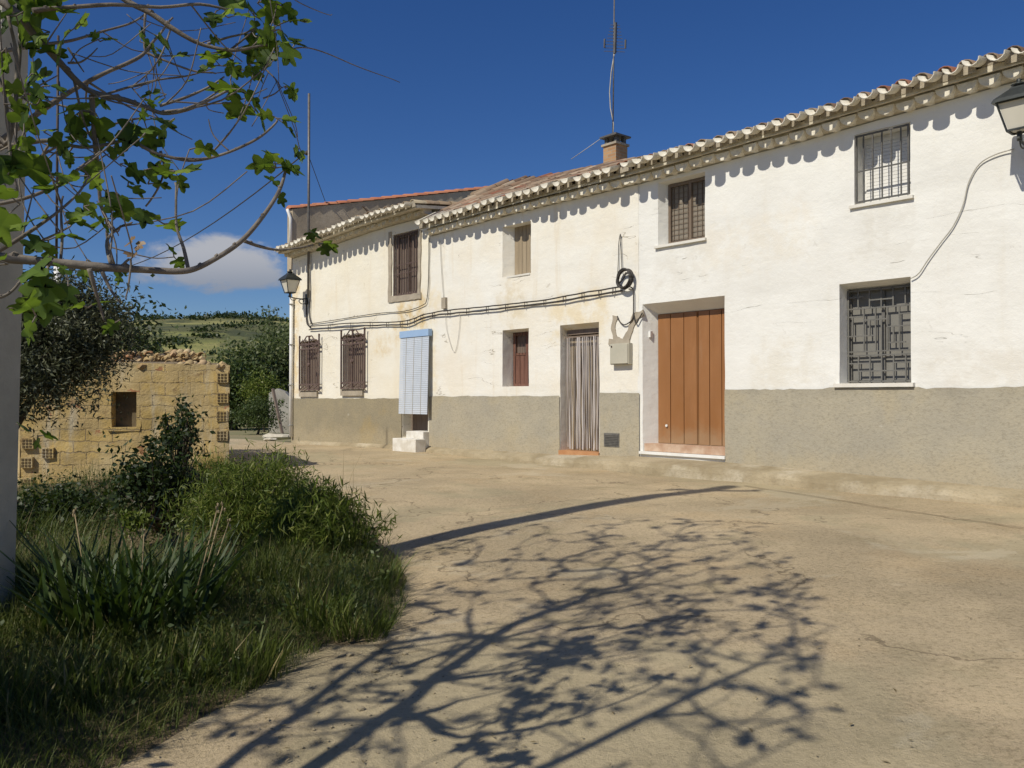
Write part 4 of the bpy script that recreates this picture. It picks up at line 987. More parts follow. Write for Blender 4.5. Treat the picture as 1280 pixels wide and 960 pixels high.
# ------------------------------------------------------------------ ruined block shed
sl0 = Vector((-7.92, 13.72, 0)); sr0 = Vector((-4.66, 14.06, 0)); sd = (sr0 - sl0); SW = sd.length; SANG = math.atan2(sd.y, sd.x)
SH = thing('shed', (sl0.x, sl0.y, -.32), SANG, 'low ruined ochre block shed with broken tiles along its roof', 'shed')
def shp(x, y, yy=0.0):
    """pixel -> (local x, local z) on the shed front"""
    r = ray(x, y); nrm = Vector((math.sin(SANG), -math.cos(SANG), 0)); p = sl0 + nrm * (-yy)
    t = (p - Vector((0, 0, 0))).dot(nrm) / r.dot(nrm); q = CAM + r * t; return (Vector((q.x, q.y, 0)) - p).dot(sd.normalized()), q.z + .32
m, t, p = newmat('ochre_blocks'); v = t.coord('Object'); ox, oy, oz = t.sep(v); cb_ = t.new('ShaderNodeCombineXYZ'); t.l.new(t.math('ADD', ox, oy), cb_.inputs[0]); 
wv = t.math('MULTIPLY', t.math('SUBTRACT', t.noise(2.4, 5, .65, v), .5), .17); t.l.new(t.math('ADD', oz, wv), cb_.inputs[1])
br = t.new('ShaderNodeTexBrick'); t.l.new(cb_.outputs[0], br.inputs['Vector']); br.inputs['Scale'].default_value = 1; br.inputs['Brick Width'].default_value = .41; br.inputs['Row Height'].default_value = .19; br.inputs['Mortar Size'].default_value = .010; br.inputs['Mortar Smooth'].default_value = .4
br.inputs['Color1'].default_value = (.52, .37, .135, 1); br.inputs['Color2'].default_value = (.45, .32, .115, 1); br.inputs['Mortar'].default_value = (.30, .22, .115, 1)
mud = t.rng(t.noise(1.7, 6, .68, t.coord('Object', (1, 1, 1.2), (6, 2, 1))), .46, .56)
col = t.mix(t.math('MULTIPLY', t.rng(t.noise(1.3, 6, .65, v), .45, .66), .75), t.mix(t.math('MULTIPLY', mud, .85), br.outputs['Color'], (.44, .325, .15)), (.50, .40, .22))
col = t.mix(t.math('MULTIPLY', t.rng(t.noise(1, 5, .65, t.coord('Object', (4, 4, .5))), .52, .72), .7), col, (.50, .45, .34))
col = t.mix(t.math('MULTIPLY', t.rng(t.noise(2.1, 6, .7, t.coord('Object', (1, 1, 1), (3, 1, 7))), .58, .7), .7), col, (.22, .13, .055))
col = t.mix(t.math('MULTIPLY', t.math('LESS_THAN', t.noise(3, 6, .6, t.coord('Object', (1, 1, 1.4), (1, 5, 2))), .36), .8), col, (.33, .13, .06))
t.put(p.inputs['Base Color'], col); p.inputs['Roughness'].default_value = .95
h = t.math('ADD', t.math('MULTIPLY', t.math('MULTIPLY', br.outputs['Fac'], t.math('SUBTRACT', 1.15, mud)), -.9), t.math('ADD', t.noise(7, 6, .65, v), t.math('MULTIPLY', t.noise(40, 4, .7, v), .3)))
t.put(p.inputs['Normal'], t.bump(h, .8, .03)); M['blocks'] = m
(wa, wz1), (wb, wz0) = shp(139, 490), shp(171, 535)
so_ = dict(s0=wa, s1=wb, z0=wz0, z1=wz1, r=.22, i0=wz0, i1=wz1)
shtop = shp(288, 456)[1]; shtl = shp(100, 452)[1]
wall_grid(0, SW, -.35, lambda s: lerp(shtl + .02, shtop, s / SW), [so_], .09, .035, 0, True, 11.0, .09).build('wall', M['blocks'], SH)
q = MB()
kx = lambda y_: -.46 * y_       # the side walls run back askew
for x in (.003, SW - .003): q.add([(x, .0, -.4), (x + kx(3), 3, -.4), (x + kx(3), 3, shtop + .18), (x, 0, shtop - .02)], [(0, 1, 2, 3)])
q.add([(kx(3), 3, -.4), (SW + kx(3), 3, -.4), (SW + kx(3), 3, shtop + .18), (kx(3), 3, shtop + .18)], [(0, 1, 2, 3)]); q.build('side_wall', M['blocks'], SH)
panel(SH, 'window_board', so_, pmat('dull_board', (.12, .095, .055), (.20, .16, .10), 4, .9, .4, .01), .215)  # flat panel; its dark colour stands in for the shaded shed interior
q = MB(); q.box((wa - .05, -.025, wz0 - .05), (wb + .06, .2, wz0 + .012)); q.box((wb + .0, -.02, wz0 + .014), (wb + .07, .06, wz1 + .05)); q.build('window_frame', M['blocks'], SH)
for (x, y_) in ((283.5, 472), (283.5, 497), (283, 520), (282.5, 544), (36, 554), (35, 578), (34, 604), (61, 566)):
    cx_, cz_ = shp(x, y_); q = MB(); cx_ = min(max(cx_, .10), SW - .10) + random.uniform(-.015, .0)
    q2 = MB(); q2.box((cx_ - .09, -.046, cz_ - .085), (cx_ + .09, .02, cz_ + .085)); e_ = q2.build('block_end', M['blocks'], SH)
    for i in range(3):
        for j in range(3): q.box((cx_ - .074 + i * .053, -.052, cz_ - .07 + j * .05), (cx_ - .04 + i * .053, -.0475, cz_ - .036 + j * .05))
    q.build('hole', M['holeshade'], e_)  # raised dark plates; the shade of the hollows is only in their colour
# roof: sloping bed, broken tiles, rubble, bare laths
M['rubble'] = tilemat('ochre_rubble', [(0, (.34, .23, .11)), (.4, (.46, .34, .17)), (.8, (.54, .43, .26)), (1, (.38, .20, .10))], .1)
rz = lambda y_: shtop - .05 + .085 * y_
q = MB(); q.add([(x + kx(y_), y_, rz(y_) + dz) for dz in (-.06, -.01) for x, y_ in ((.02, .06), (SW - .02, .06), (SW - .02, 3.0), (.02, 3.0))], [(3, 2, 1, 0), (4, 5, 6, 7), (0, 1, 5, 4), (1, 2, 6, 5), (2, 3, 7, 6), (3, 0, 4, 7)])
rf = q.build('roof', M['wood_dark'], SH)
q = MB(); g_ = random.Random(9)
for k in range(300):
    y_ = g_.choice((g_.uniform(.9, 3.0), g_.uniform(1.6, 3.0), g_.uniform(.0, .22) if k % 2 else 2.5)); x = g_.uniform(.05, SW - .05) + kx(y_)
    z = rz(y_) + g_.uniform(.0, .05) + (.13 * g_.random() if y_ > 1.2 else 0)
    if g_.random() < .5: random.seed(k); half_tile(q, (x, y_, z - .03), (.98, .17 + g_.uniform(-.2, .3)), g_.uniform(.12, .30), .075, .06, g_.random() < .6, 5, .016)
    else: q.rock((x, y_, z), (g_.uniform(.03, .09), g_.uniform(.04, .09), g_.uniform(.025, .06)), k)
q.build('broken_tiles', M['rubble'], rf)['kind'] = 'stuff'
q = MB()
for k in range(9): y_ = .35 + k * .09; q.bar((g_.uniform(.2, 1), y_, rz(y_) + .03), (g_.uniform(1.6, SW - .1), y_ + g_.uniform(-.08, .08), rz(y_) + .04), .03, .015)
q.build('lath', M['wood_grey'], rf)
random.seed(21)

# ------------------------------------------------------------------ hill, far trees
def hillmat():
    m, t, p = newmat('hill_fields'); v = t.coord('Object')
    ox, oy, oz = t.sep(v); w = t.math('ADD', oz, t.math('MULTIPLY', t.math('SUBTRACT', t.noise(.02, 4, .6, v), .5), 6))
    f_ = t.noise(1.0, 4, .5, t.coord('Object', (.012, .02, .34)))
    col = t.ramp(f_, [(.34, (.095, .10, .036)), (.44, (.18, .19, .055)), (.50, (.29, .27, .095)), (.57, (.12, .125, .042)), (.66, (.24, .20, .09))])
    col = t.mix(t.math('MULTIPLY', t.rng(t.noise(.14, 6, .75, v), .50, .60), .8), col, (.040, .052, .022))
    t.put(p.inputs['Base Color'], col); p.inputs['Roughness'].default_value = 1; t.put(p.inputs['Normal'], t.bump(t.noise(.4, 5, .7, v), .6, .8)); return m
hx = np.linspace(-330, 160, 90); hy = np.linspace(60, 330, 60)
def hz(X, Y):
    k = np.clip((Y - 70) / 110, 0, 1); k = k * k * (3 - 2 * k)
    top = 15.6 + 3.0 * np.exp(-((X + 62) / 30) ** 2) + 2.2 * smooth_noise(X, Y, .012, 2) + .8 * smooth_noise(X, Y, .05, 5)
    return -1.0 + top * k * (.88 + .12 * np.tanh((X + 250) / 60)) + .5 * smooth_noise(X, Y, .06, 7) * k
V, Q = grid_mesh('hill', hx, hy, hz); me = np_mesh('hill', V, Q); shade_smooth(me); struct(link('hill', me, hillmat()))
def hill_at(x, y): return float(hz(np.array([[x]]), np.array([[y]]))[0, 0])
C = []; g_ = np.random.default_rng(5)
for k in range(230):
    x = g_.uniform(-150, -20); y_ = g_.uniform(165, 190) if k % 3 else g_.uniform(95, 165); z = hill_at(x, y_); r_ = g_.uniform(.5, 1.3)
    C.append(np.array((x, y_, z + r_ * .15)) + g_.normal(size=(170, 3)) * np.array((r_ * 1.6, r_, r_ * .38)))
o = foliage('hill_scrub', np.concatenate(C), .5, .4, M['darkleaf']); o['kind'] = 'stuff'; o['label'] = 'dark scrub dotted over the far hill'

def tree(name, base, trunk_h, crown_c, rad, nclump, nleaf, cr, leaf, mat, label, seed=1, L=.09, W=.05, bark='bark_dark', tr=.12, group=None, shell=.5, limbs=10, cat='tree'):
    T = thing(name, base, 0, label, cat, group)
    P, cc = clump_cloud(crown_c, rad, nclump, nleaf, cr, shell, seed=seed)
    foliage('crown', P, L, W, mat, T)
    q = MB(); g = random.Random(seed); top = Vector((g.uniform(-.1, .1) * trunk_h, g.uniform(-.1, .1), trunk_h))
    q.tube(smooth_path([(0, 0, -.15), top * .5 + Vector((g.uniform(-.08, .08), 0, 0)), top, Vector(crown_c) * .9 + top * .1], 4), [tr * lerp(1.1, .4, k / 12) for k in range(13)], 7)
    for k in range(limbs):
        e = Vector(cc[k * len(cc) // limbs]); s_ = top * g.uniform(.6, 1.0)
        q.tube(smooth_path([s_, s_.lerp(e, .5) + Vector((0, 0, g.uniform(-.05, .15))), e], 4), [tr * lerp(.45, .08, j / 8) for j in range(9)], 5)
    q.build('trunk', M[bark], T); return T
# olive-like tree behind the pole, left of the shed
ob = Vector((-6.45, 10.8, 0)); ob.z = ground(ob.x, ob.y)
tree('olive_tree', ob, 1.25, (.55, 0, 2.22), (1.0, .95, .86), 230, 110, .14, None, M['olive'], 'dusty dark green olive tree overhanging the left half of the shed', 3, .075, .022, group=None, shell=.35, tr=.10, limbs=18)
ob2 = Vector((-8.4, 17.2, 0)); ob2.z = -.4
tree('evergreen_tree', ob2, 1.6, (0, 0, 2.1), (1.9, 1.6, 1.35), 130, 60, .26, None, M['darkleaf'], 'darker evergreen tree rising behind the olive and the shed', 8, .13, .07, shell=.4, tr=.18)
# trees beyond the end of the row
for k, (x, ytop, dep, w, lab, mt_, sd_) in enumerate((
        (314, 420, 44, 1.6, 'round dark green tree behind the shed corner at the road end', 'farleaf', 11),
        (343, 394, 50, 2.2, 'taller pointed green tree beside the left house downpipe', 'farleaf', 12),
        (365, 400, 46, 1.9, 'green tree partly hidden behind the left house corner', 'farleaf', 13),
        (293, 455, 40, 1.5, 'low bushy tree close behind the shed corner', 'midleaf', 14))):
    b = at(x, 497, dep); b.z = ground(b.x, b.y) - .2; Ht = 1.15 + (497 - ytop) / F * dep - b.z
    tree('tree', b, Ht * .32, (0, 0, Ht * .55), (w, w, Ht * .48), 120, 60, .38, None, M[mt_], lab, sd_, .20, .12, group='trees at the end of the road', shell=.3, tr=.17)
b = at(350, 497, 33); b.z = ground(b.x, b.y)
tree('bush', at(322, 497, 34) * 1.0 - Vector((0, 0, 1.15 - b.z)), .3, (0, 0, .65), (1.15, .9, .65), 60, 60, .2, None, M['midleaf'], 'rounded roadside bush in front of the pale ruined wall', 17, .10, .05, tr=.05, shell=.4, cat='bush')
bb = at(342, 497, 37); bb.z = ground(bb.x, bb.y)
tree('bush', bb + Vector((-.4, 0, 0)), .5, (0, 0, 1.75), (.9, .7, .75), 46, 60, .2, None, M['brightleaf'], 'pale green bush climbing over the ruined wall', 18, .12, .06, tr=.05, shell=.4, cat='bush')
# pale ruined wall beyond the road
wb_ = at(336, 497, 36); RWz = ground(wb_.x, wb_.y)
q = MB(); prof_ = [(0, 1.55), (.35, 1.75), (.7, 1.62), (1.1, 1.2), (1.5, .95), (2.2, .85), (3.2, .8)]
vs = []
for x, z in prof_: vs += [(x, 0, -.3), (x, 0, z), (x, .3, z), (x, .3, -.3)]
q.add(vs, [(i * 4 + j, i * 4 + 4 + j, i * 4 + 5 + j, i * 4 + 1 + j) for i in range(len(prof_) - 1) for j in range(3)] + [(0, 1, 2, 3), tuple(len(vs) - 4 + j for j in (3, 2, 1, 0))])
tag(q.build('ruined_wall', pmat('pale_render', (.42, .40, .35), (.30, .28, .24), 2, .95, .6, .02), None, (wb_.x, wb_.y, RWz), R(-8)), 'pale broken garden wall at the end of the road', 'wall')
pa_, pbb = at(353, 542, 33), at(341, 486, 33.6)
q = MB(); q.bar(pa_, pbb, .09); tag(q.build('post', M['wood_dark']), 'dark wooden post leaning against the pale ruined wall', 'post')
for k, (x, y_, r_) in enumerate(((345, 549, .30), (356, 548, .24), (337, 551, .16))):
    p_ = gp(x, y_); q = MB(); q.rock((0, 0, r_ * .25), (r_ * 1.3, r_ * .8, r_ * .36), k + 3, 2)
    tag(q.build('boulder', M['mortar'], None, p_), ('largest pale boulder beside the road at the left house corner', 'pale boulder nearest the white downpipe', 'smallest pale boulder of the roadside group')[k], 'boulder', 'boulders by the road')

# ------------------------------------------------------------------ garden
def bladefield(pts, hmin, hmax, w, lean, rng):
    n = len(pts); a = rng.uniform(0, 2 * np.pi, n); h = rng.uniform(hmin, hmax, n) * (.7 + .5 * rng.random(n)); ww = w * rng.uniform(.6, 1.3, n)
    ln = h * lean * rng.uniform(.2, 1.3, n); d = np.stack([np.cos(a), np.sin(a), np.zeros(n)], 1); s = np.stack([-np.sin(a), np.cos(a), np.zeros(n)], 1)
    u = np.array((0, 0, 1.0)); h = h[:, None]; ln = ln[:, None]; ww = ww[:, None]
    b0, b1 = pts - s * ww * .5, pts + s * ww * .5; mid = pts + d * ln * .35 + u * h * .6; m0, m1 = mid - s * ww * .42, mid + s * ww * .42; tip = pts + d * ln + u * h
    V = np.stack([b0, b1, m1, m0, tip + s * ww * .06, tip - s * ww * .06], 1).reshape(-1, 3); k = np.arange(n)[:, None] * 6
    return V, np.concatenate([k + np.array([[0, 1, 2, 3]]), k + np.array([[3, 2, 4, 5]])])
g_ = np.random.default_rng(31)
x = g_.uniform(-9.5, -.6, 90000); y_ = g_.uniform(1.4, 14.2, 90000)
sdv = bed_sd(x, y_); dens = np.array([.5 + .9 * mnoise.noise(Vector((a * .9, b * .9, 4))) for a, b in zip(x, y_)])
near = np.where(y_ < 8, 1.0, .55)
keep = (sdv > -.05) & (g_.random(len(x)) < np.clip(dens, np.where(y_ < 5.8, .75, .2), 1) * near) & ((sdv > .25) | (g_.random(len(x)) < np.where(y_ < 5.8, .9, .6)))
x2 = g_.uniform(-4.6, -.7, 52000); y2 = g_.uniform(2.9, 7.0, 52000); s2 = bed_sd(x2, y2); k2 = (s2 > -.07) & (g_.random(52000) < .72)
x, y_, sdv = np.concatenate([x[keep], x2[k2]]), np.concatenate([y_[keep], y2[k2]]), np.concatenate([sdv[keep], s2[k2]]); z = bed_z(x, y_)
hs_ = np.clip(.12 + .22 * np.clip(sdv, 0, 1) * np.clip(.6 + smooth_noise(x, y_, 1.3, 12), .2, 1.5), .06, .4)
V, Q = bladefield(np.stack([x, y_, z - .01], 1), .8, 1.2, .010, .55, g_)
pz = np.repeat(z, 6); V[:, 2] = pz + (V[:, 2] - pz) * np.repeat(hs_, 6); c6 = np.repeat(np.stack([x, y_], 1), 6, 0); V[:, :2] = c6 + (V[:, :2] - c6) * np.clip(np.repeat(hs_, 6) * 1.6, .35, 1)[:, None]
gr = link('grass', np_mesh('grass', V, Q), M['grass']); gr['kind'] = 'stuff'; gr['label'] = 'tangled grass and weeds over the garden bed'
# broad-leaved weeds
x = g_.uniform(-9, -.6, 9000); y_ = g_.uniform(1.6, 13, 9000); sdv = bed_sd(x, y_); k = (sdv > .05) & (y_ > 4.0) & (smooth_noise(x, y_, .8, 20) > -.1)
x, y_ = x[k], y_[k]; P = np.stack([x, y_, bed_z(x, y_) + g_.uniform(.02, .22, len(x))], 1)
P = np.repeat(P, 4, 0) + g_.normal(size=(len(P) * 4, 3)) * .035
o = foliage('weeds', P, .042, .020, M['midleaf'], up=.5); o['kind'] = 'stuff'; o['label'] = 'low broad-leaved weeds among the grass'
def bedpt(x, y):
    p = gp(x, y, .07); p.z = float(bed_z(np.array([p.x]), np.array([p.y]))[0]); return p
def blade_plant(name, px, n, hmin, hmax, spread, w, lean, mat, label, cat, seed, group=None, stalks=0):
    b = bedpt(*px); T = thing(name, b, 0, label, cat, group); g = np.random.default_rng(seed)
    r = np.sqrt(g.random(n)) * spread; a = g.uniform(0, 2 * np.pi, n); pts = np.stack([r * np.cos(a), r * np.sin(a), np.full(n, -.03)], 1)
    V, Q = bladefield(pts, hmin, hmax, w, lean, g); k = np.repeat(pts[:, :2], 6, 0); V[:, :2] += k / max(spread, .01) * (V[:, 2:3] + .03) * .45
    link('leaves', np_mesh('leaves', V, Q), mat, T)
    if stalks:
        for i in range(stalks):
            q = MB(); a_ = g.uniform(0, 6.28); r_ = spread * g.random(); p = Vector((r_ * math.cos(a_), r_ * math.sin(a_), 0)); h_ = g.uniform(.8, 1.15) * hmax
            e = p * 1.5 + Vector((0, 0, h_)); q.tube([p, p.lerp(e, .5), e], [.006, .005, .004], 4)
            for j in range(4): q.rock(e + Vector((g.uniform(-.012, .012), g.uniform(-.012, .012), g.uniform(-.05, .02))), (.007, .007, .014), j)
            q.build('dry_stalk', M['straw'], T)
    return T
blade_plant('iris_clump', (165, 792), 420, .32, .66, .48, .032, .7, M['iris'], 'large dark clump of sword-leaved irises with dry stalks in the middle of the bed', 'plant', 1, stalks=6)
blade_plant('iris_clump', (95, 770), 160, .25, .48, .28, .03, .7, M['iris'], 'smaller sword-leaved clump beside the concrete pole', 'plant', 2)
tufts = [((462, 730), .22, 'grass tuft at the rightmost bulge of the bed'), ((448, 780), .20, 'grass tuft on the bed edge just below the rightmost bulge'), ((395, 775), .30, 'lit grass tuft above the bare gravel patch'), ((430, 700), .40, 'tall grass tuft under the right garden shrub'),
         ((335, 745), .36, 'grass tuft in the middle of the bed below the feathery shrub'), ((300, 835), .26, 'grass tuft on the lower kerb side of the bed'), ((225, 850), .24, 'short grass tuft below the iris clump'), ((120, 880), .26, 'grass tuft at the bottom left of the bed'), ((30, 900), .30, 'grass tuft in the bottom left corner'), ((350, 690), .4, 'grass tuft at the foot of the feathery shrub')]
for k, (px, h_, lab) in enumerate(tufts):
    blade_plant('grass_tuft', px, 170, h_ * .6, h_ * 1.15, .19, .012, .55, M['grass'], lab, 'grass', 40 + k, 'grass tufts in the bed')
def leafy(name, px, c, rad, nclump, nleaf, cr, L, W, mat, label, seed, stem='bark_dark', up=.3, shell=.3):
    b = bedpt(*px); T = thing(name, b, 0, label, 'shrub'); P, cc = clump_cloud(c, rad, nclump, nleaf, cr, shell, seed=seed); P = P[P[:, 2] > .0]
    foliage('foliage', P, L, W, mat, T, up); q = MB(); g = random.Random(seed)
    for k in range(0, len(cc), max(1, len(cc) // 22)):
        e = Vector(cc[k]); s_ = Vector((g.uniform(-.06, .06), g.uniform(-.06, .06), -.05)); q.tube(smooth_path([s_, s_.lerp(e, .5) + Vector((0, 0, .08)), e], 3), [lerp(.014, .004, j / 6) for j in range(7)], 5)
    q.build('stems', M[stem], T); return T
leafy('dark_shrub', (200, 668), (0, 0, .52), (.42, .38, .52), 80, 34, .085, .065, .034, M['darkleaf'], 'upright dark leafy shrub standing in front of the shed', 51)
T = leafy('dark_shrub', (222, 655), (.05, 0, .95), (.20, .2, .42), 34, 26, .05, .06, .032, M['darkleaf'], 'tall thin sprays of a dark shrub reaching up over the shed wall', 52)
leafy('feathery_shrub', (310, 690), (0, 0, .40), (.60, .55, .43), 170, 60, .09, .085, .010, M['brightleaf'], 'bright green feathery shrub right of the shed corner', 53, up=1.0)
leafy('green_shrub', (392, 700), (0, 0, .28), (.50, .46, .34), 120, 60, .08, .10, .012, M['brightleaf'], 'bright grassy shrub beside the street edge of the bed', 54, up=1.0)
leafy('pale_plant', (212, 668), (.05, -.9, .22), (.13, .12, .11), 20, 26, .03, .05, .03, M['brightleaf'], 'small pale green rosette plant behind the irises', 55, up=.6)
leafy('garden_shrub', (60, 665), (0, 0, .2), (.9, .6, .22), 90, 44, .1, .06, .03, M['darkleaf'], 'low dark undergrowth shrub at the foot of the shed', 56)
blade_plant('dry_weed', (418, 660), 24, .5, .85, .16, .006, .5, M['straw'], 'dry straw-coloured stalks on top of the grassy shrub', 'weed', 71)
# unseen evergreens added left of the view to shade the garden bed
for (hx_, hy_, lab, sd_) in ((-3.95, 2.9, 'dense evergreen nearest the fig trunk, shading the front of the bed', 61), (-5.1, 4.5, 'dense evergreen left of the concrete pole, shading the irises', 62), (-6.5, 6.3, 'dense evergreen left of the olive tree, shading the back of the bed', 63)):
    hb = Vector((hx_, hy_, ground(hx_, hy_)))
    tree('evergreen_tree', hb, .8, (0, 0, 1.3), (1.0, 1.05, 1.1), 120, 60, .20, None, M['darkleaf'], lab, sd_, L=.12, W=.075, shell=.15, tr=.10, group='evergreens left of the garden')
# pebbles on the street
q = MB(); g2 = random.Random(3)
for k in range(520):
    px = ((g2.gauss(440, 35), g2.gauss(815, 22)) if k < 260 else (g2.uniform(300, 560), g2.uniform(770, 955))) if k < 430 else (g2.uniform(500, 1270), g2.uniform(640, 955))
    p_ = gp(*px); r_ = g2.uniform(.003, .009) if k > 8 else g2.uniform(.015, .028)
    q.rock(p_ + Vector((0, 0, r_ * .3)), (r_, r_ * .8, r_ * .6), k)
o = q.build('gravel', pmat('gravel', (.34, .285, .185), (.25, .21, .14), 9, .95, .3)); o['kind'] = 'stuff'; o['label'] = 'loose pebbles scattered on the concrete'

# fallen leaves and straw on the street
n_ = 90; px_ = np.column_stack([np.random.default_rng(8).uniform(180, 1150, n_), 960 - np.abs(np.random.default_rng(9).normal(0, 130, n_))])
P_ = np.array([tuple(gp(a, max(640, b)) + Vector((0, 0, .012))) for a, b in px_]); rg_ = np.random.default_rng(10); D_ = rg_.normal(size=(n_, 3)); D_[:, 2] *= .15
V, Q = leaf_quads(P_, D_, rg_.uniform(.015, .045, n_), rg_.uniform(.006, .018, n_), np.tile(np.array((0.05, .1, 1.0)), (n_, 1)))
o = link('leaf_litter', np_mesh('leaf_litter', V, Q), M['straw']); o['kind'] = 'stuff'; o['label'] = 'dry leaves and straw fallen on the concrete'
# ------------------------------------------------------------------ fig tree overhanging from the left
LO = [(0, 0), (.17, -.06), (.34, .02), (.50, .20), (.47, .30), (.30, .36), (.22, .42), (.38, .56), (.46, .74), (.36, .80), (.22, .70), (.12, .60), (.17, .78), (.12, .93), (0, 1.04)]
def fig_leaf(m, p, d, n, size, droop=.35, seed=0):
    d = d.normalized(); s = d.cross(n)
    if s.length < 1e-3: s = d.orthogonal()
    s.normalize(); n = s.cross(d); fold = random.uniform(.1, .5)
    def P(x, y): return p + (s * x + d * (y - .12 * abs(x)) + n * (fold * abs(x) * .5 - droop * y * y * .6 + .05 * math.sin(y * 7 + x * 9))) * size
    mid = [P(0, y) for y in (0, .35, .7, 1.04)]
    for sg in (1, -1):
        o_ = [P(sg * x * random.uniform(.94, 1.06), y) for x, y in LO[1:-1]]
        vs = mid + o_; b = 4
        fs_ = [(0, b, b + 1, 1), (1, b + 1, b + 2, b + 3), (1, b + 3, b + 4, b + 5), (1, b + 5, b + 6, 2), (2, b + 6, b + 7, b + 8), (2, b + 8, b + 9, b + 10), (2, b + 10, b + 11, 3), (3, b + 11, b + 12)]
        fs_[-1] = (3, b + 11, b + 12)
        m.add(vs, [f if sg > 0 else f[::-1] for f in fs_], True)
def inframe(p, mx=.03):
    v = p - CAM
    if v.y < .15: return False
    return abs(v.x / v.y) < .601 + mx and -.46 - mx < v.z / v.y < .468 + mx
fb = Vector((-2.25, 1.55, 0)); fb.z = ground(fb.x, fb.y)
FT = thing('fig_tree', fb, 0, 'grey branched fig tree with sparse young leaves overhanging the street from the left', 'tree')
wood = MB(); lv = MB(); dry = MB()
nodes = []      # (pos, parent, children count)
def addn(p, par): nodes.append([Vector(p), par, 0]); return len(nodes) - 1
g3 = random.Random(12)
stems = [[(-2.3, 1.7, .5), (-2.35, 1.95, 1.4), (-2.5, 2.4, 2.4), (-2.55, 2.9, 3.3), (-2.2, 3.2, 4.1)],
         [(-2.1, 1.6, .4), (-1.9, 1.7, 1.3), (-1.75, 1.7, 2.3), (-1.4, 1.9, 3.2), (-1.0, 2.2, 3.9)],
         [(-2.4, 1.5, .4), (-2.8, 1.5, 1.4), (-3.2, 1.9, 2.4), (-3.4, 2.6, 3.4)],
         [(-2.2, 1.4, .5), (-2.0, 1.1, 1.5), (-1.7, .7, 2.5), (-1.3, .6, 3.4)]]
root = addn(fb - Vector((0, 0, .1)), -1)
for st_ in stems:
    par = root; P = smooth_path([fb] + [Vector(p) for p in st_], 4)
    for p in P[1:]: par = addn(p + Vector((g3.uniform(-.02, .02), g3.uniform(-.02, .02), 0)), par)
def attach(target, bend=.18, pen=None, steps=None):
    best = None; bd = 1e9
    for i, (p, par, c) in enumerate(nodes):
        d = (target - p).length
        if p.z < fb.z + 1.3: continue
        d += .5 * max(0, p.z - target.z)            # branches rather rise than fall
        if d < bd: bd = d; best = i
    p = nodes[best][0]; L = (target - p).length; k = steps or max(2, int(L / .16)); idx = best
    up = Vector((g3.uniform(-.5, .5), g3.uniform(-.5, .5), -1)) * bend * L
    pts = []
    for j in range(1, k + 1):
        t = j / k; q = p.lerp(target, t) + up * (4 * t * (1 - t)) * .35 + Vector((g3.uniform(-1, 1), g3.uniform(-1, 1), g3.uniform(-1, 1))) * .018
        pts.append(q)
    return best, pts
tips = []
cand = []
for k in range(9000):
    d = Vector((g3.gauss(0, 1), g3.gauss(0, 1), g3.gauss(0, 1))).normalized() * g3.random() ** .4
    cand.append(Vector((-2.2 + d.x * 2.6, 2.9 + d.y * 3.1, 3.8 + d.z * 1.9)))
def shadow_px(p):
    g_z = -.25; h = p.z - g_z; q = Vector((p.x + .713 * h, p.y + .701 * h, 0)); q.z = ground(q.x, q.y) 
    if q.y < .3: return (0, 2000)
    return (640 + F * q.x / q.y, 497 + F * (CAM.z - q.z) / q.y)
def shadow_ok(p):
    x, y = shadow_px(p); return y > 632 and x < interp(y, [(630, 960), (700, 1010), (820, 1050), (900, 1010), (1000, 940), (1400, 700)])
cand = [c for c in cand if not inframe(c, .10) and c.z > fb.z + 1.9 and shadow_ok(c) and (shadow_px(c)[1] < 990 or g3.random() < .12)]
sel = []
for c in cand:
    if all((c - q).length > .175 for q in sel): sel.append(c)
    if len(sel) >= 620: break
print('SEL', len(cand), len(sel)); sel.sort(key=lambda c: min((c - n[0]).length for n in nodes))
for c in sel:
    b, pts = attach(c)
    if any(inframe(p, .02) for p in pts) or not all(shadow_ok(p) for p in pts): continue
    par = b
    for p in pts: par = addn(p, par)
    tips.append((par, (pts[-1] - (pts[-2] if len(pts) > 1 else nodes[b][0])).normalized()))
print('TIPS', len(tips))
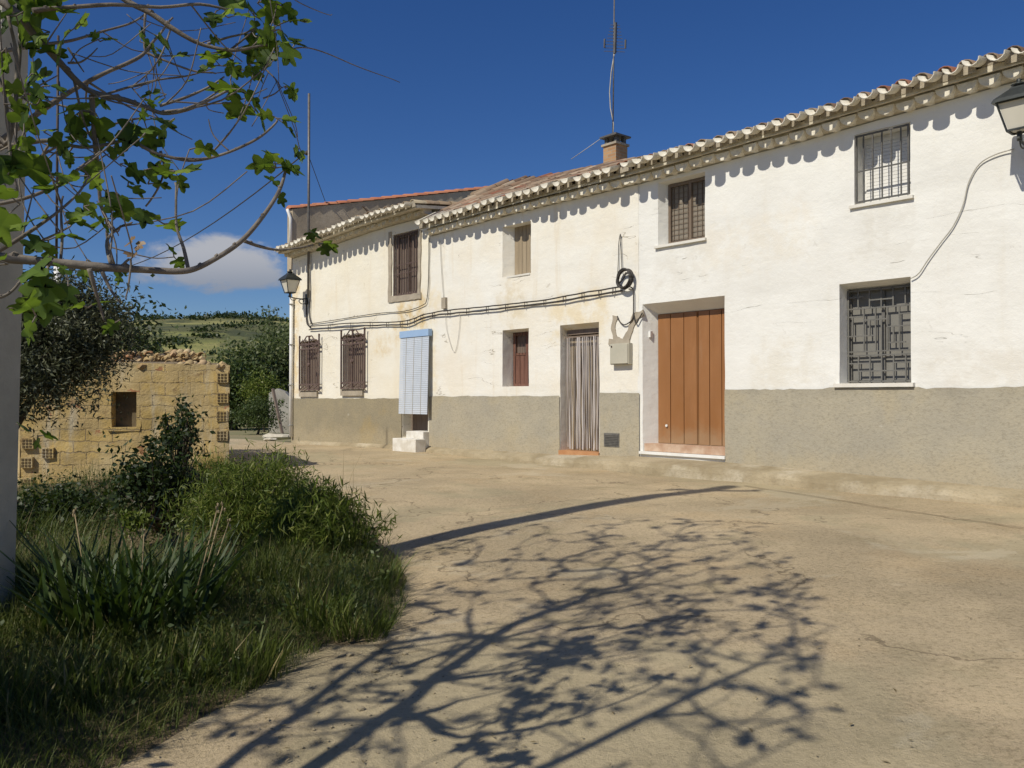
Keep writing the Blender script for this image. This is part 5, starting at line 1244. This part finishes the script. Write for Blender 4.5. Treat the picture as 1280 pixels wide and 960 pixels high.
# the branches one sees: lines through the upper left of the view, (x, y) at a distance running from d0 to d1
vis = [([(-60, -40), (18, 12), (40, 38), (70, 72), (98, 104), (120, 118), (155, 125), (180, 133), (205, 141), (235, 137), (262, 126), (286, 114)], 3.0, 3.3, .021, .009),
       ([(-50, 210), (10, 168), (48, 142), (90, 115), (130, 92), (160, 78), (178, 68), (192, 52), (205, 38), (216, 22)], 3.3, 3.7, .017, .008),
       ([(-40, 75), (20, 62), (57, 55), (90, 50), (130, 38), (165, 28), (182, 17)], 3.4, 3.8, .012, .007),
       ([(110, -50), (150, -4), (190, 18), (215, 35), (240, 50), (260, 58), (290, 64), (318, 60), (334, 57)], 3.2, 3.4, .018, .008),
       ([(260, 56), (285, 48), (305, 43), (318, 36)], 3.4, 3.4, .008, .006),
       ([(40, 12), (80, 8), (140, 5), (200, 9), (250, 4), (290, 12)], 2.9, 3.2, .012, .008),
       ([(115, 119), (118, 150), (121, 190), (123, 225), (125, 255), (133, 278), (134, 300), (143, 330)], 3.15, 3.3, .014, .009),
       ([(-60, 312), (0, 322), (60, 328), (110, 333), (150, 336), (180, 338), (222, 340), (245, 336), (272, 321), (300, 301), (322, 276), (340, 250), (350, 230), (356, 210)], 2.5, 2.9, .021, .009),
       ([(305, 300), (325, 307), (350, 311), (392, 306)], 2.85, 3.0, .009, .006),
       ([(-50, 190), (20, 181), (60, 175), (100, 183), (140, 178), (175, 165), (190, 160)], 3.0, 3.2, .013, .008),
       ([(160, 172), (185, 188), (205, 195), (235, 200), (265, 196), (295, 187), (322, 174), (338, 160), (346, 150)], 3.1, 3.2, .010, .007),
       ([(-40, 235), (30, 208), (70, 185), (110, 166), (150, 152), (180, 146)], 3.5, 3.6, .011, .007),
       ([(-40, 262), (30, 248), (70, 230), (100, 208), (125, 190)], 2.8, 3.0, .010, .007),
       ([(200, 188), (204, 210), (196, 235), (182, 258)], 3.15, 3.2, .008, .006),
       ([(238, 338), (232, 312), (222, 285), (220, 255), (219, 228)], 2.75, 2.8, .009, .006),
       ([(135, 118), (165, 108), (200, 99), (235, 95), (265, 86)], 3.25, 3.5, .007, .005),
       ([(200, 132), (235, 120), (262, 108), (280, 96)], 3.25, 3.4, .009, .006), ([(215, 142), (250, 128), (275, 112), (290, 106)], 3.2, 3.4, .007, .005),
       ([(182, 66), (210, 77), (245, 90), (270, 92)], 3.65, 3.7, .008, .006), ([(214, 38), (205, 65), (190, 88), (165, 108)], 3.65, 3.5, .006, .005),
       ([(182, 15), (181, 40), (182, 64)], 3.7, 3.65, .008, .007), ([(290, 62), (305, 50), (318, 38)], 3.4, 3.4, .007, .005),
       ([(320, 64), (352, 66), (378, 60), (410, 67), (450, 83), (500, 103)], 3.45, 4.2, .006, .003), ([(330, 84), (345, 98), (353, 110)], 3.3, 3.3, .005, .004), ([(330, 124), (345, 118), (354, 109)], 3.3, 3.3, .005, .004),
       ([(350, -12), (375, 4), (400, 14), (415, 18)], 3.6, 3.9, .004, .003),
       ([(-30, 330), (20, 300), (50, 280), (75, 262), (100, 240), (112, 222)], 2.6, 2.8, .010, .006), ([(62, 178), (52, 195), (60, 210), (68, 222)], 3.1, 3.1, .007, .005),
       ([(-30, 120), (5, 180), (18, 130), (20, 70), (10, 20)], 2.9, 2.9, .014, .009), ([(-20, 60), (6, 120), (14, 200), (22, 240)], 2.85, 2.9, .010, .007), ([(24, 40), (22, 100), (20, 160), (14, 230)], 2.95, 2.95, .010, .008),
       ([(30, 305), (50, 300), (72, 290), (90, 280)], 2.7, 2.7, .007, .005), ([(78, 328), (80, 300), (78, 265), (79, 245)], 2.6, 2.65, .007, .005),
       ([(114, 336), (120, 360), (125, 380), (131, 402)], 2.55, 2.6, .010, .006), ([(140, 330), (134, 300), (150, 282), (165, 278)], 2.65, 2.8, .008, .006), ([(130, 338), (140, 362), (150, 378)], 2.6, 2.6, .009, .006), ([(152, 336), (165, 325), (162, 360), (158, 375)], 2.62, 2.6, .006, .004),
       ([(-20, 372), (0, 372), (14, 366), (26, 352), (30, 340)], 2.4, 2.45, .008, .006), ([(85, 60), (105, 90), (60, 78), (84, 62)][:2], 3.1, 3.1, .006, .004), ([(85, 79), (100, 78), (112, 70), (122, 60)], 3.1, 3.2, .006, .004)]
def vtube(px, d0, d1, r0, r1):
    P = [at(x, y, lerp(d0, d1, i / (len(px) - 1))) for i, (x, y) in enumerate(px)]
    P = smooth_path(P, 4, .010, d0 * 7); k = len(P); return P, [.72 * lerp(r0, r1 * .75, i / (k - 1)) * (1 + .16 * mnoise.noise(p * 9)) for i, p in enumerate(P)]
def cluster(p, d, n, size, spread=.9):
    for k in range(n):
        a = Vector((g3.gauss(0, 1), g3.gauss(0, 1), g3.gauss(0, .7))); dd = (d * .5 + a.normalized() * spread).normalized(); sz = size * g3.uniform(.6, 1.15)
        st0 = p + dd * sz * .35; wood.tube([p - fb, st0 - fb], [.003, .002], 4, False)
        fig_leaf(lv, st0 - fb, (dd + Vector((0, 0, g3.uniform(-.5, .1)))).normalized(), Vector((g3.gauss(0, .6), g3.gauss(0, .6), 1)).normalized(), sz, g3.uniform(.1, 1.0))
twig_src = []
for px, d0, d1, r0, r1 in vis:
    P, rr = vtube(px, d0, d1, r0, r1); twig_src.append((P, rr))
    if px[0][0] < 0 or px[0][1] < 0:            # leads out of view: join it to the limbs of the tree
        b, pts = attach(P[0], .05)
        chain = [nodes[b][0]] + pts; kk = len(chain)
        wood.tube([p - fb for p in chain[:-1]] + [p - fb for p in P], [lerp(.028, r0, i / kk) for i in range(kk - 1)] + rr, 7)
    else: wood.tube([p - fb for p in P], rr, 7)
    for i in range(2, len(P) - 1, 3):           # buds and leaf scars
        if random.random() < .55: wood.rock(P[i] - fb + Vector((0, 0, rr[i] * .5)), (rr[i] * 1.1,) * 3, i)
# short side twigs on the branches in view
def pix(p): v = p - CAM; return 640 + F * v.x / v.y, 497 - F * v.z / v.y
made = 0
for tries in range(900):
    P, rr = g3.choice(twig_src); i = g3.randrange(1, len(P) - 1); p = P[i]; x, y_ = pix(p)
    if not (-10 < x < 350 and -10 < y_ < 335): continue
    d = (P[i + 1] - P[i - 1]).normalized(); side = Vector((g3.gauss(0, 1), g3.gauss(0, .6), g3.gauss(0, 1))); d2 = (d * .8 + side.normalized() * .9).normalized()
    L = g3.uniform(.12, .45); e = p + d2 * L + Vector((0, 0, g3.uniform(0, .25) * L)); x, y_ = pix(e)
    if not (-20 < x < 375 and -20 < y_ < 350) or (x > 230 and y_ > 215): continue
    m_ = p.lerp(e, .5) - Vector((0, 0, .10 * L)) + Vector((g3.uniform(-.03, .03), 0, g3.uniform(-.03, .03)))
    r_ = min(.0055, rr[i] * .6); T_ = smooth_path([p, m_, e], 4); wood.tube([q - fb for q in T_], [lerp(r_, .002, j / (len(T_) - 1)) for j in range(len(T_))], 5)
    if g3.random() < .28: cluster(e, d2, g3.choice((1, 2, 2)), g3.uniform(.05, .09))
    made += 1
    if made >= 75: break
# thickness of the generated limbs
cnt = [0] * len(nodes)
for i in range(len(nodes) - 1, 0, -1):
    cnt[i] = max(1, cnt[i]); cnt[nodes[i][1]] += 0
child = [[] for _ in nodes]
for i in range(1, len(nodes)): child[nodes[i][1]].append(i)
area = [0.0] * len(nodes)
for i in range(len(nodes) - 1, -1, -1): area[i] = sum(area[c] for c in child[i]) if child[i] else .0105 ** 2.3
rad = [min(.050, a ** (1 / 2.3) * .55) for a in area]
done = set()
for i in range(1, len(nodes)):
    if i in done: continue
    chain = [nodes[i][1], i]; done.add(i)
    while child[chain[-1]]:
        nx = max(child[chain[-1]], key=lambda c: area[c])
        if nx in done: break
        chain.append(nx); done.add(nx)
    rr = [rad[c] for c in chain]; rr[0] = rr[1]
    wood.tube([nodes[c][0] - fb for c in chain], rr, 6)
for (i, d) in tips:
    if g3.random() < .95: cluster(nodes[i][0], d, g3.choice((1, 2, 2, 3)), g3.uniform(.055, .10))
lc = [(40, 18, 3.0, 5, .17), (62, 40, 3.0, 3, .19), (100, 30, 3.0, 2, .17), (40, 62, 3.0, 2, .15), (20, 20, 2.9, 4, .15), (270, 14, 3.2, 2, .15), (285, 22, 3.2, 2, .15), (318, 20, 3.4, 5, .12), (330, 40, 3.4, 6, .13), (350, 30, 3.4, 4, .13), (345, 62, 3.4, 3, .12), (370, 52, 3.4, 3, .13), (322, 4, 3.4, 4, .13),
      (275, 82, 3.4, 4, .11), (290, 76, 3.4, 4, .11), (310, 80, 3.4, 3, .11), (288, 100, 3.35, 4, .12), (300, 112, 3.3, 4, .14), (312, 130, 3.3, 2, .16), (355, 108, 3.3, 4, .10), (346, 148, 3.2, 4, .09), (125, 52, 3.2, 2, .09), (175, 52, 3.6, 2, .08), (208, 118, 3.3, 3, .10), (218, 148, 3.2, 2, .11),
      (100, 140, 3.1, 3, .12), (120, 142, 3.1, 3, .13), (165, 148, 3.1, 3, .14), (180, 150, 3.1, 2, .13), (38, 112, 2.9, 2, .09), (40, 92, 3, 2, .09), (30, 165, 2.8, 4, .12), (55, 165, 3, 3, .11), (105, 170, 3.1, 2, .09), (130, 195, 3.1, 3, .10), (158, 185, 3.1, 2, .10), (150, 205, 3.1, 3, .10),
      (200, 205, 3.1, 3, .11), (218, 214, 2.8, 4, .11), (185, 230, 3.15, 3, .11), (160, 232, 3.2, 3, .10), (145, 240, 2.9, 3, .12), (75, 232, 2.7, 3, .16), (92, 236, 2.7, 2, .15), (105, 258, 2.7, 3, .12), (110, 220, 2.8, 2, .09), (180, 262, 2.7, 3, .13), (205, 280, 2.75, 3, .14), (345, 210, 2.9, 5, .11), (352, 205, 2.9, 3, .10), (350, 238, 2.9, 2, .07), (398, 306, 3.0, 3, .10), (388, 290, 3.0, 2, .09),
      (20, 200, 2.7, 3, .13), (8, 240, 2.6, 3, .12), (25, 255, 2.6, 2, .14), (10, 330, 2.5, 3, .15), (40, 340, 2.4, 3, .14), (60, 345, 2.4, 2, .14), (10, 385, 2.4, 3, .14), (45, 395, 2.35, 3, .13), (85, 350, 2.5, 3, .12), (60, 300, 2.6, 4, .10), (80, 280, 2.6, 3, .10), (30, 285, 2.6, 3, .10), (48, 545, 3.4, 2, .10), (20, 530, 3.3, 1, .10), (110, 385, 2.6, 3, .09), (150, 400, 2.6, 2, .08), (8, 60, 2.8, 3, .12), (5, 130, 2.8, 2, .12)]
for x, y_, dd, n, sz in lc: cluster(at(x, y_, dd), Vector((.5, 0, -.1)), max(1, n - 1) if n > 2 else n, sz * .76)
for x, y_, sz in ((166, 306, .035), (171, 318, .04), (160, 325, .035), (176, 312, .035)):
    fig_leaf(dry, at(x, y_ - 10, 2.6) - fb, Vector((g3.uniform(-.5, .5), g3.uniform(-.3, .3), -1)), Vector((g3.gauss(0, 1), 1, 0)).normalized(), sz, 1.1)
wood.build('trunk', M['bark'], FT); lv.build('foliage', M['fig'], FT); dry.build('dry_leaves', M['dryleaf'], FT)
